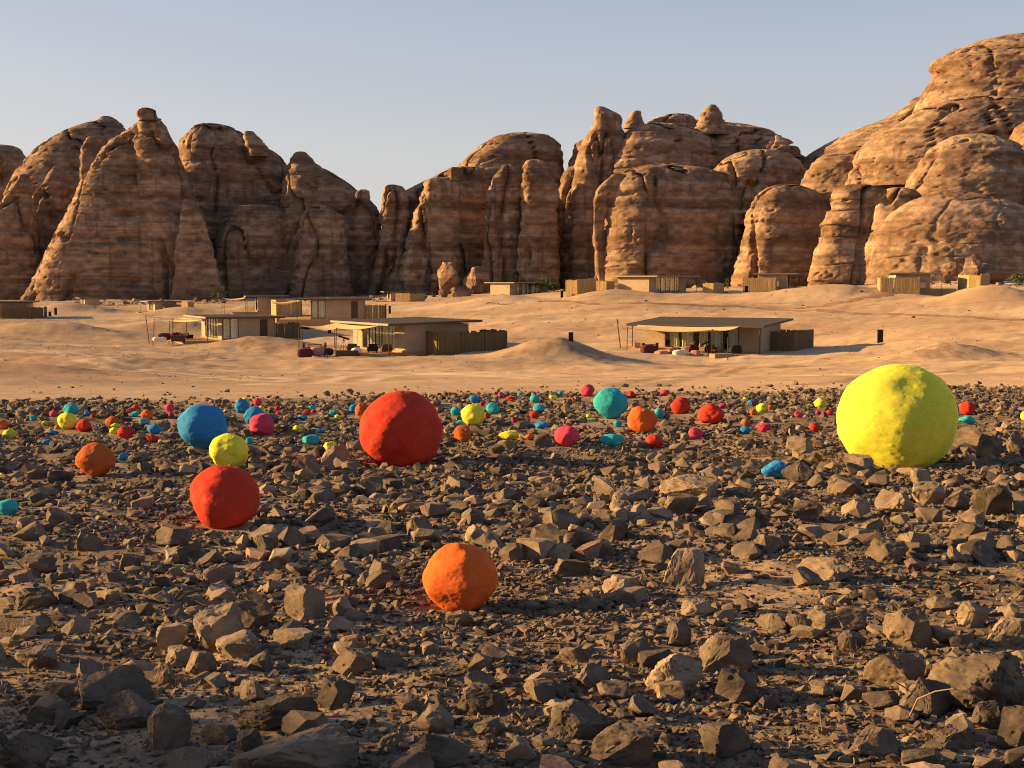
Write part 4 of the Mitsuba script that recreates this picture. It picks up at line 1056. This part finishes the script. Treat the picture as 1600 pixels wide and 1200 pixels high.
cabin('dark cabin cut off by the left edge of the photograph', -38, 500, 232, 14, awning=False, reedm='m_reed_dark')
cabin('dark far cabin in the shade at the foot of the middle cliffs', 600, 471, 312, 10, k=.72, awning=False, reedm='m_reed_dark')
cabin('far white walled cabin beside a green bush at the foot of the middle cliffs', 803, 463, 300, 44, mirror=True, awning=False, fence=False)
cabin('far cabin with a bright sunlit wall right of centre under the largest massif', 1027, 460, 225, 37, mirror=True, awning=False, fence_a=8.9, fence_b=-1.2)
cabin('far cabin behind a sunlit reed fence left of the leaning pillar', 1246, 457, 232, 14, mirror=True, k=.8, awning=False, fence_b=-1.8, dz=.75)
cabin('far cabin behind a sunlit reed fence in front of the low right dome', 1474, 462, 202, 9, mirror=True, k=.82, awning=False, fence_b=-1.8, dz=.85)


def reed_fence(label, pxs, d, h, seed):
    root = thing('reed_fence', label, 'fence')
    P = [at(a, b, dd) for (a, b), dd in zip(pxs, d)]
    for i, (p, q) in enumerate(zip(P[:-1], P[1:])):
        L = math.hypot(*(q - p)[:2])
        m = reed_panel(L, h, seed + i)
        m.apply_transform(trimesh.transformations.rotation_matrix(math.atan2(q[1] - p[1], q[0] - p[0]), [0, 0, 1]))
        m.apply_translation(p)
        put(root + '__fence_panel', mikit.ply(m, 'm_reed'))


reed_fence('curved sunlit reed fence in the sand below the low right dome', [(1497, 450), (1515, 451), (1532, 449), (1546, 446)], [205, 201, 200, 204], 1.9, 50)
reed_fence('low reed fence right of the far sunlit cabin', [(1098, 459), (1115, 459), (1131, 458)], [226, 225, 226], 1.7, 60)
reed_fence('low shaded reed fence left of the far sunlit cabin', [(884, 453), (902, 452), (920, 451), (934, 451)], [240, 239, 240, 242], 1.7, 70)
reed_fence('pale curved reed fence between the two cabins behind the left front cabin', [(424, 491), (432, 492), (441, 491), (448, 489)], [215, 212, 213, 217], 2.2, 80)
reed_fence('small reed fence in the shade left of the middle front cabins, under the dark peak', [(618, 472), (640, 473), (664, 472)], [300, 299, 301], 1.9, 90)
reed_fence('short tan reed fence right of the small cabin under the cone', [(284, 488), (294, 489), (303, 488)], [255, 254, 256], 2.0, 95)


# ------------------------------------------------------------------ furniture on the decks
def soft(w, d, h, seed=0):
    v, f = ico(3)
    p = np.sign(v) * np.abs(v) ** 0.6
    p = p * [w / 2, d / 2, h / 2]
    p[:, 2] += h / 2
    p += 0.06 * w * (meshkit.fbm(v * 2 + seed, 2, 71)[:, None] - 0.5) * v
    return mesh(p, f)


def chair_mesh():
    leg = [tube([[x, y, 0], [x, y, 0.42 if y < 0 else 0.85]], 0.025) for x in (-.24, .24) for y in (-.24, .24)]
    return join(leg + [box([-.29, -.29, .40], [.29, .27, .47]), box([-.28, .21, .48], [.28, .26, .88])])


def lounge_mesh():
    return join([box([-.42, -.40, .12], [.42, .36, .40]), box([-.42, .30, .41], [.42, .44, .82]), box([-.50, -.38, .14], [-.425, .36, .58]), box([.425, -.38, .14], [.50, .36, .58])]
                + [tube([[x, y, 0], [x, y, .13]], .03) for x in (-.36, .36) for y in (-.32, .32)])


def table_mesh(w=1.2, d=.8, h=.74):
    return join([box([-w / 2, -d / 2, h - .05], [w / 2, d / 2, h])] + [tube([[x * (w / 2 - .08), y * (d / 2 - .08), 0], [x * (w / 2 - .08), y * (d / 2 - .08), h - .04]], .03) for x in (-1, 1) for y in (-1, 1)])


def scope_mesh():
    return join([tube([[0, 0, 1.15], [.42 * math.cos(a), .42 * math.sin(a), 0]], .022) for a in (0.3, 2.4, 4.5)] + [tube([[-.55, 0, 1.08], [.50, 0, 1.42]], .085, 8), tube([[-.1, 0, 1.1], [-.1, 0, 1.24]], .05)])


def on(fr, a, b, z, m, mt, rz, name, label, cat, group=None, smooth=False):
    p = fr.pt(a, b, z)
    M = T().translate(p.tolist()).rotate([0, 0, 1], rz)
    return put(name, {**mikit.ply(m, mt, smooth=smooth), 'to_world': M}, label, cat, group)


CH, LO, SC = chair_mesh(), lounge_mesh(), scope_mesh()
DK = 0.162
# right front cabin (the deck runs towards the left, away from the camera)
on(FC, -1.2, 10.6, DK, table_mesh(), 'm_dark_wood', 30, 'dining_table', 'dark dining table under the left end of the sagging tan awning', 'table')
for j, (a, b, rz, w) in enumerate([(-2.0, 10.6, 60, 'left side'), (-.4, 10.4, 240, 'right side'), (-1.1, 11.7, 150, 'far side')]):
    on(FC, a, b, DK, CH, 'm_dark_wood', rz, 'chair', f'dark chair at the {w} of the dining table on the right front deck', 'chair', 'chairs round the dining tables')
on(FC, -1.0, 6.4, DK, LO, 'm_maroon', 200, 'armchair', 'maroon lounge chair in the middle of the right front deck', 'armchair')
on(FC, -0.2, 4.9, DK, LO, 'm_maroon', 160, 'armchair', 'maroon lounge chair close to the curtains on the right front deck', 'armchair')
on(FC, -0.6, 2.4, DK, LO, 'm_black', 190, 'armchair', 'black lounge chair with a white cushion near the end wall of the right front cabin', 'armchair')
on(FC, -0.62, 2.4, DK + .40, soft(.55, .5, .38, 1), 'm_white', 20, 'cushion', 'white cushion on the black lounge chair of the right front cabin', 'cushion', smooth=True)
on(FC, -1.3, 3.9, DK, table_mesh(.8, .8, .4), 'm_dark_wood', 15, 'coffee_table', 'low dark coffee table beside the black lounge chair', 'table')
on(FC, -3.9, 9.4, 0.05, soft(1.5, 1.2, .95, 2), 'm_maroon', 10, 'bean_bag', 'large maroon bean bag in front of the right front deck', 'bean bag', smooth=True)
on(FC, -4.3, 8.0, 0.0, soft(1.25, 1.0, .5, 3), 'm_rose', 40, 'floor_cushion', 'pink striped floor cushion right of the large maroon bean bag', 'cushion', smooth=True)
on(FC, -4.2, 6.2, 0.0, soft(1.4, .9, .62, 4), 'm_cream', 20, 'floor_cushion', 'cream floor cushion in front of the right front deck', 'cushion', smooth=True)
on(FC, -3.4, 7.0, 0.0, soft(1.1, 1.0, .8, 5), 'm_maroon', 70, 'bean_bag', 'smaller maroon bean bag behind the pink floor cushion', 'bean bag', smooth=True)
on(FC, -3.6, 5.0, 0.0, soft(.9, .8, .6, 6), 'm_rose', 70, 'bean_bag', 'salmon bean bag under the deck telescope of the right front cabin', 'bean bag', smooth=True)
on(FC, -3.0, 4.2, 0.0, SC, 'm_black', 30, 'telescope', 'telescope on a tripod in front of the right front cabin', 'telescope')
on(FC, -3.4, 2.6, 0.0, box([-1.0, -.45, 0], [1.0, .45, .34]), 'm_deck', 25, 'bench', 'low wooden bench in front of the right front cabin, near its end wall', 'bench')
on(FC, -3.2, 11.6, -.1, join([box([-1.3, -.5, 0], [1.3, .5, .42]), box([-1.25, -.9, 0], [-.1, -.52, .2])]), 'm_deck', 25, 'wooden_step', 'sunlit wooden step at the far left end of the right front deck', 'step')
# middle front cabin
on(FB, -3.2, 9.6, 0.0, table_mesh(1.3, .8), 'm_dark_wood', 10, 'dining_table', 'dark dining table under the awning of the middle front cabin', 'table')
for j, (a, b, rz, w) in enumerate([(-4.1, 9.6, 80, 'left side'), (-2.3, 9.8, 260, 'right side')]):
    on(FB, a, b, 0.0, CH, 'm_dark_wood', rz, 'chair', f'dark chair at the {w} of the dining table of the middle front cabin', 'chair', 'chairs round the dining tables')
on(FB, -1.2, 7.4, DK, SC, 'm_black', 200, 'telescope', 'telescope on a tripod on the middle front deck', 'telescope')
on(FB, -1.5, 4.4, DK, LO, 'm_black', 170, 'armchair', 'black lounge chair in front of the curtains of the middle front cabin', 'armchair')
on(FB, -0.2, 3.0, DK, LO, 'm_black', 190, 'armchair', 'black lounge chair at the wall end of the middle front deck', 'armchair')
on(FB, 0.6, 1.8, DK, LO, 'm_dark_wood', 200, 'armchair', 'brown lounge chair beside the plaster pier of the middle front cabin', 'armchair')
on(FB, -1.9, 2.8, DK, soft(.9, .7, .5, 8), 'm_white', 30, 'cushion', 'white cushion between the lounge chairs of the middle front cabin', 'cushion', smooth=True)
on(FB, -3.6, 1.0, -.1, box([-1.0, -.6, 0], [1.0, .6, .62]), 'm_dark_wood', 5, 'bench', 'dark box bench at the front of the middle front deck', 'bench')
on(FB, -1.6, .2, -.1, box([-1.1, -.4, 0], [1.1, .4, .36]), 'm_deck', 15, 'bench', 'low tan bench in front of the middle front deck', 'bench')
on(FB, -7.0, 2.6, -.1, soft(1.4, 1.1, .85, 9), 'm_maroon', 10, 'bean_bag', 'dark maroon bean bag furthest left of the middle front cabin', 'bean bag', smooth=True)
on(FB, -5.7, 2.9, 0, soft(1.3, .9, .8, 10), 'm_rose', 10, 'floor_cushion', 'pale pink floor cushion between two maroon bean bags', 'cushion', smooth=True)
on(FB, -4.7, 3.2, 0, soft(1.3, 1.0, .7, 11), 'm_maroon', 10, 'bean_bag', 'maroon bean bag between the pale pink cushion and the dark box bench', 'bean bag', smooth=True)
# left front cabin
on(FA, -5.2, 1.2, 0.1, soft(1.6, 1.1, .6, 12), 'm_cream', 10, 'floor_cushion', 'pale cushion on the sand left of the left front cabin', 'cushion', smooth=True)
on(FA, -4.4, 2.6, 0.2, soft(1.5, 1.1, .9, 13), 'm_maroon', 10, 'bean_bag', 'maroon bean bag left of the left front cabin', 'bean bag', smooth=True)
on(FA, -2.9, 1.8, 0.1, box([-.8, -.5, 0], [.8, .5, .7]), 'm_dark_wood', 10, 'bench', 'grey brown box bench at the deck of the left front cabin', 'bench')
on(FA, -2.6, 5.5, 0.2, soft(1.1, 1.0, .8, 14), 'm_maroon', 10, 'bean_bag', 'small maroon bean bag behind the box bench of the left front cabin', 'bean bag', smooth=True)
on(FA, -1.0, 5.6, DK, LO, 'm_black', 150, 'armchair', 'black lounge chair on the deck of the left front cabin', 'armchair')
on(FA, -1.4, 8.2, DK, LO, 'm_maroon', 150, 'armchair', 'maroon lounge chair at the far end of the deck of the left front cabin', 'armchair')


def tent_pole(label, px, row_top, row_foot, d, lean=0.3, guy=None):
    p, q = at(px, row_foot, d), at(px, row_top, d)
    q = np.array([q[0] - lean, q[1], q[2]])
    p[2] -= 0.4
    ms = [tube([p, q], 0.05)]
    if guy is not None:
        n = 9
        t = np.linspace(0, 1, n)[:, None]
        c = q * (1 - t) + guy * t
        c[:, 2] -= 0.25 * np.sin(t[:, 0] * math.pi)
        ms.append(tube(c, 0.022, 5))
    put('tent_pole', mikit.ply(join(ms), 'm_post'), label, 'pole')


tent_pole('slim dark pole with a rope running to the tip of the sagging tan awning', 970, 498, 541, 131, .35, FC.pt(-4.0, 11.5, 2.3))
tent_pole('slim dark pole at the front of the right front deck', 1137, 527, 566, 122, 0)
tent_pole('slim leaning pole left of the left front cabin with a rope to its roof', 234, 493, 537, 168, .5, FA.pt(0.1, 3, 2.7))
tent_pole('slim dark pole among the bean bags of the left front cabin', 270, 497, 540, 166, 0)
tent_pole('thin upright rod on the mound right of the left front cabin', 472, 505, 549, 146, 0)
tent_pole('short stake in the sand in front of the middle front cabin', 511, 552, 565, 118, 0)
tent_pole('short stake in the sand left of the left front cabin', 239, 532, 544, 163, 0)


def bollard(label, px, row, w, h, Y=None):
    p = hit(px, row) if Y is None else at(px, row, Y)
    d = p[1]
    W, H = w / F * d, h / F * d
    m = join([box([-W / 2, -W * .35, -.4], [W / 2, W * .35, H * .93]), box([-W * .53, -W * .38, H * .932], [W * .53, W * .38, H])])
    put('bollard', {**mikit.ply(m, 'm_bollard'), 'to_world': T().translate(p.tolist())}, label, 'bollard', 'dark bollards on the sand')


bollard('black bollard on top of the sand mound between the two front cabins', 892, 532, 7, 13)
bollard('tall black bollard right of the right front cabin', 1375, 535, 8, 20)
bollard('small black bollard left of the far sunlit cabin', 878, 465, 4, 10)
bollard('black bollard right of the low reed fence, left of the leaning pillar', 1166, 457, 5, 10)
bollard('thin dark bollard right of the shaded pinkish cabin', 609, 490, 3.5, 12)
bollard('dark bollard in front of the far left cabins', 87, 492, 3.5, 11)
bollard('small dark bollard beside another one near the far left cabins', 78, 494, 3.5, 7)
bollard('small dark bollard left of the middle front awning', 515, 521, 5, 9)
for px, row, w, lab in [(915, 499, 5, 'small dark block on the sand left of the awning pole'), (1009, 470, 6, 'small dark block on the path below the far sunlit cabin'), (1131, 484, 5, 'small dark block right behind the right front roof'),
                        (1254, 478, 6, 'small dark block below the far cabin left of the pillar'), (1345, 456, 8, 'dark block at the foot of the leaning pillar'), (1428, 496, 8, 'small dark block below the right reed fence'),
                        (1515, 486, 5, 'small dark block at the right, below the curved reed fence'), (346, 613, 5, 'small dark block on the bare sand left of the far stones'), (1134, 458, 6, 'small dark block below the thin green bush')]:
    p = hit(px, row); W = w / F * p[1]
    v, f = hull_proto(int(px), 12)
    put('block', {**mikit.ply(mesh(v * [W, W * .8, W * .6], f), 'm_bollard'), 'to_world': T().translate(p.tolist())}, lab, 'block', 'small dark blocks on the sand')

path([(760, 474), (880, 471), (1000, 473), (1160, 480), (1300, 487), (1450, 493), (1600, 500)], 1.6, 'narrow dark sand path crossing the slope below the far cabins')
path([(1250, 483), (1310, 474), (1360, 464), (1392, 456)], 2.6, 'brown sand path climbing to the fence before the low right dome')

# ------------------------------------------------------------------ boulders and bushes at the foot of the cliffs
for px, cy, w, h, Y, lab in [(700, 431, 34, 44, 338, 'rounded boulder leaning on the dark fluted pillars'), (745, 436, 44, 40, 336, 'large rounded boulder in front of the dark slot of the middle cliffs'),
                             (722, 456, 38, 20, 326, 'sunlit tan boulder between two larger shaded ones'), (692, 459, 15, 15, 325, 'small sunlit boulder left of the sunlit tan one'),
                             (1482, 425, 26, 32, 232, 'sunlit knobbly boulder right of the far cabin by the low dome')]:
    v, f = stone_proto(int(px), 3, 10)
    c = at(px, cy, Y)
    W, H = w / F * Y, h / F * Y
    put('boulder', mikit.ply(mesh(v * [W, W * .9, H * 1.1] + c - [0, 0, .05 * H], f), 'm_cliff', smooth=30), lab, 'rock')
v, f = stone_proto(991, 3, 9)
c = at(1521, 421, 236)
v2, f2 = stone_proto(992, 3, 9)
bird = join([mesh(v * [3.2, 2.6, 5.2] + c, f), mesh(v2 * [6.5, 3, 2.6] + c + [2.6, .4, -.6], f2)])
put('boulder', mikit.ply(bird, 'm_cliff', smooth=30), 'odd upright rock with a hooked head above the curved reed fence', 'rock')


def bush(label, px, row, d, w, h, n, seed, name='bush'):
    rng = np.random.default_rng(seed)
    p = at(px, row, d)
    W, H = w / F * d, h / F * d
    root = thing(name, label, 'bush')
    st = [tube([p + [0, 0, -.3], p + [rng.normal(0, .12 * W), rng.normal(0, .1 * W), H * .5], p + [rng.normal(0, .35 * W), rng.normal(0, .25 * W), H * rng.uniform(.7, 1)]], [.05, .035, .012], 5) for _ in range(7)]
    put(root + '__stem', mikit.ply(join(st), 'm_twig'))
    cl = rng.normal(0, 1, (16, 3)) * [W * .24, W * .2, H * .22] + [0, 0, H * .55]
    q = cl[rng.integers(0, 16, n)] + rng.normal(0, 1, (n, 3)) * [W * .09, W * .09, H * .10]
    q[:, 2] = np.clip(q[:, 2], .05, H)
    a, b = rng.normal(size=(n, 3)), rng.normal(size=(n, 3))
    a /= np.linalg.norm(a, axis=1, keepdims=True); b = np.cross(a, b); b /= np.linalg.norm(b, axis=1, keepdims=True)
    sz = rng.uniform(.10, .24, (n, 1)) * max(1, W * .25)
    q = q + p
    V = np.stack([q - a * sz, q + b * sz * .45, q + a * sz, q - b * sz * .45], 1).reshape(-1, 3)
    k = np.arange(n)[:, None] * 4
    put(root + '__crown', mikit.ply(mesh(V, np.vstack([k + [0, 1, 2], k + [0, 2, 3]])), 'm_leaf'))


bush('feathery green bush behind the far white walled cabin', 855, 462, 306, 40, 32, 900, 1)
bush('dark low bush at the foot of the cliff right of the small buttress', 340, 463, 322, 26, 16, 500, 2)
bush('thin upright green bush at the slot left of the slanting buttress', 1136, 457, 262, 7, 22, 260, 3)
bush('dark low bush near the right edge under the mountain', 1592, 446, 226, 34, 18, 500, 4)

# ------------------------------------------------------------------ dry twigs and grass between the stones


def twig(label, pxs, Y, r):
    pts = np.array([at(a, b, y_) for (a, b), y_ in zip(pxs, Y)])
    put('twig', mikit.ply(tube(pts, np.linspace(r, r * .35, len(pts))), 'm_twig', smooth=True), label, 'twig')


twig('long bare pale twig arching over the dark rocks at the lower right', [(1422, 1118), (1434, 1092), (1462, 1080), (1490, 1076), (1516, 1084), (1545, 1100), (1570, 1124)], [6.05, 6.0, 5.95, 5.9, 5.9, 5.92, 5.95], .0045)
twig('short side twig crossing the long bare one at the lower right', [(1400, 1066), (1420, 1078), (1434, 1092)], [6.0, 6.0, 6.0], .004)
twig('short bent pale twig standing in the shaded gravel right of centre', [(1285, 1142), (1282, 1122), (1280, 1110)], [6.0, 6.0, 6.0], .004)


def tuft(label, px, row, size, n, seed):
    rng = np.random.default_rng(seed)
    p = hit(px, row)
    ms = []
    for _ in range(n):
        a = rng.uniform(0, 2 * math.pi); l = size * rng.uniform(.5, 1.1); t = rng.uniform(.2, 1.1)
        b = p + [rng.normal(0, size * .3), rng.normal(0, size * .3), -.01]
        e = b + np.array([math.cos(a) * math.sin(t), math.sin(a) * math.sin(t), math.cos(t)]) * l
        ms.append(tube([b, (b + e) / 2 + [0, 0, l * .12], e], [.0022, .0016, .0006], 3))
    put('grass_tuft', mikit.ply(join(ms), 'm_straw'), label, 'dry grass', 'dry grass tufts between the stones')


for i, (px, row, s_, lab) in enumerate([(482, 1092, .14, 'dry orange grass tuft right of the broad flat topped dark rock'), (1335, 1025, .10, 'dry grass tuft left of the rounded brown boulder'), (1540, 1000, .10, 'dry grass tuft below the tan upright stone at the right'),
                                        (1392, 965, .11, 'dry grass tuft behind the upright ribbed rock'), (20, 985, .12, 'dry grass tuft at the left edge'), (280, 1068, .08, 'dry grass tuft beside the dark cube shaped stone'),
                                        (828, 1150, .10, 'dry grass tuft left of the square dark rock at the bottom'), (985, 1038, .08, 'dry grass tuft right of the creased brown rock'), (1475, 1165, .12, 'dry grass tuft in the shade at the lower right'),
                                        (680, 1128, .07, 'dry grass tuft above the wide dark rock at the bottom'), (600, 1010, .07, 'dry grass tuft behind the small brown rock below the orange ball')]):
    tuft(lab, px, row, s_, 26, 900 + i)

# ------------------------------------------------------------------ fallen rock at the foot of the cliffs, pebbles on the sand
rng = np.random.default_rng(5)
n = 1500
u = rng.uniform(-60, 1660, n)
dd = np.where(u > 1260, rng.uniform(222, 262, n), rng.uniform(312, 352, n))
x, y = (u - 800) / F * dd, dd
keep = meshkit.noise(np.stack([u / 55, 0 * u, 0 * u], -1), 3) > rng.uniform(.25, .9, n)
m, col = build_rubble(x[keep], y[keep], (0.25 * (1.9 / 0.25) ** (rng.random(n) ** 2.6))[keep], H_MID, 21)
put('scree', mikit.ply(m, 'm_rubble', color=np.clip(col * [1.5, 1.3, 1.1], 0, .5)), 'fallen stones and debris along the foot of the cliffs', kind='stuff')
n = 8000
y = 36 * (290 / 36) ** rng.random(n)
x = rng.uniform(-1, 1, n) * (.385 * y + 2)
edge = EDGE0 + EDGE1 * x
pn = meshkit.fbm(np.stack([x * .06, y * .05, 0 * x], -1), 3, 81)
keep = (y > edge - 1) & (rng.random(n) < np.clip((pn - .44) * 4, 0.03, 1) + np.exp(-np.maximum(y - edge, 0) / 2.5))
m, col = build_rubble(x[keep], y[keep], (.035 * (4 ** (rng.random(n) ** 1.8)) * (.6 + y / 110))[keep], H_LOW, 22, (.3, .6))
put('pebbles', mikit.ply(m, 'm_rubble', color=np.clip(col * 1.25, 0, .5)), 'scattered pebbles on the bare sand', kind='stuff')
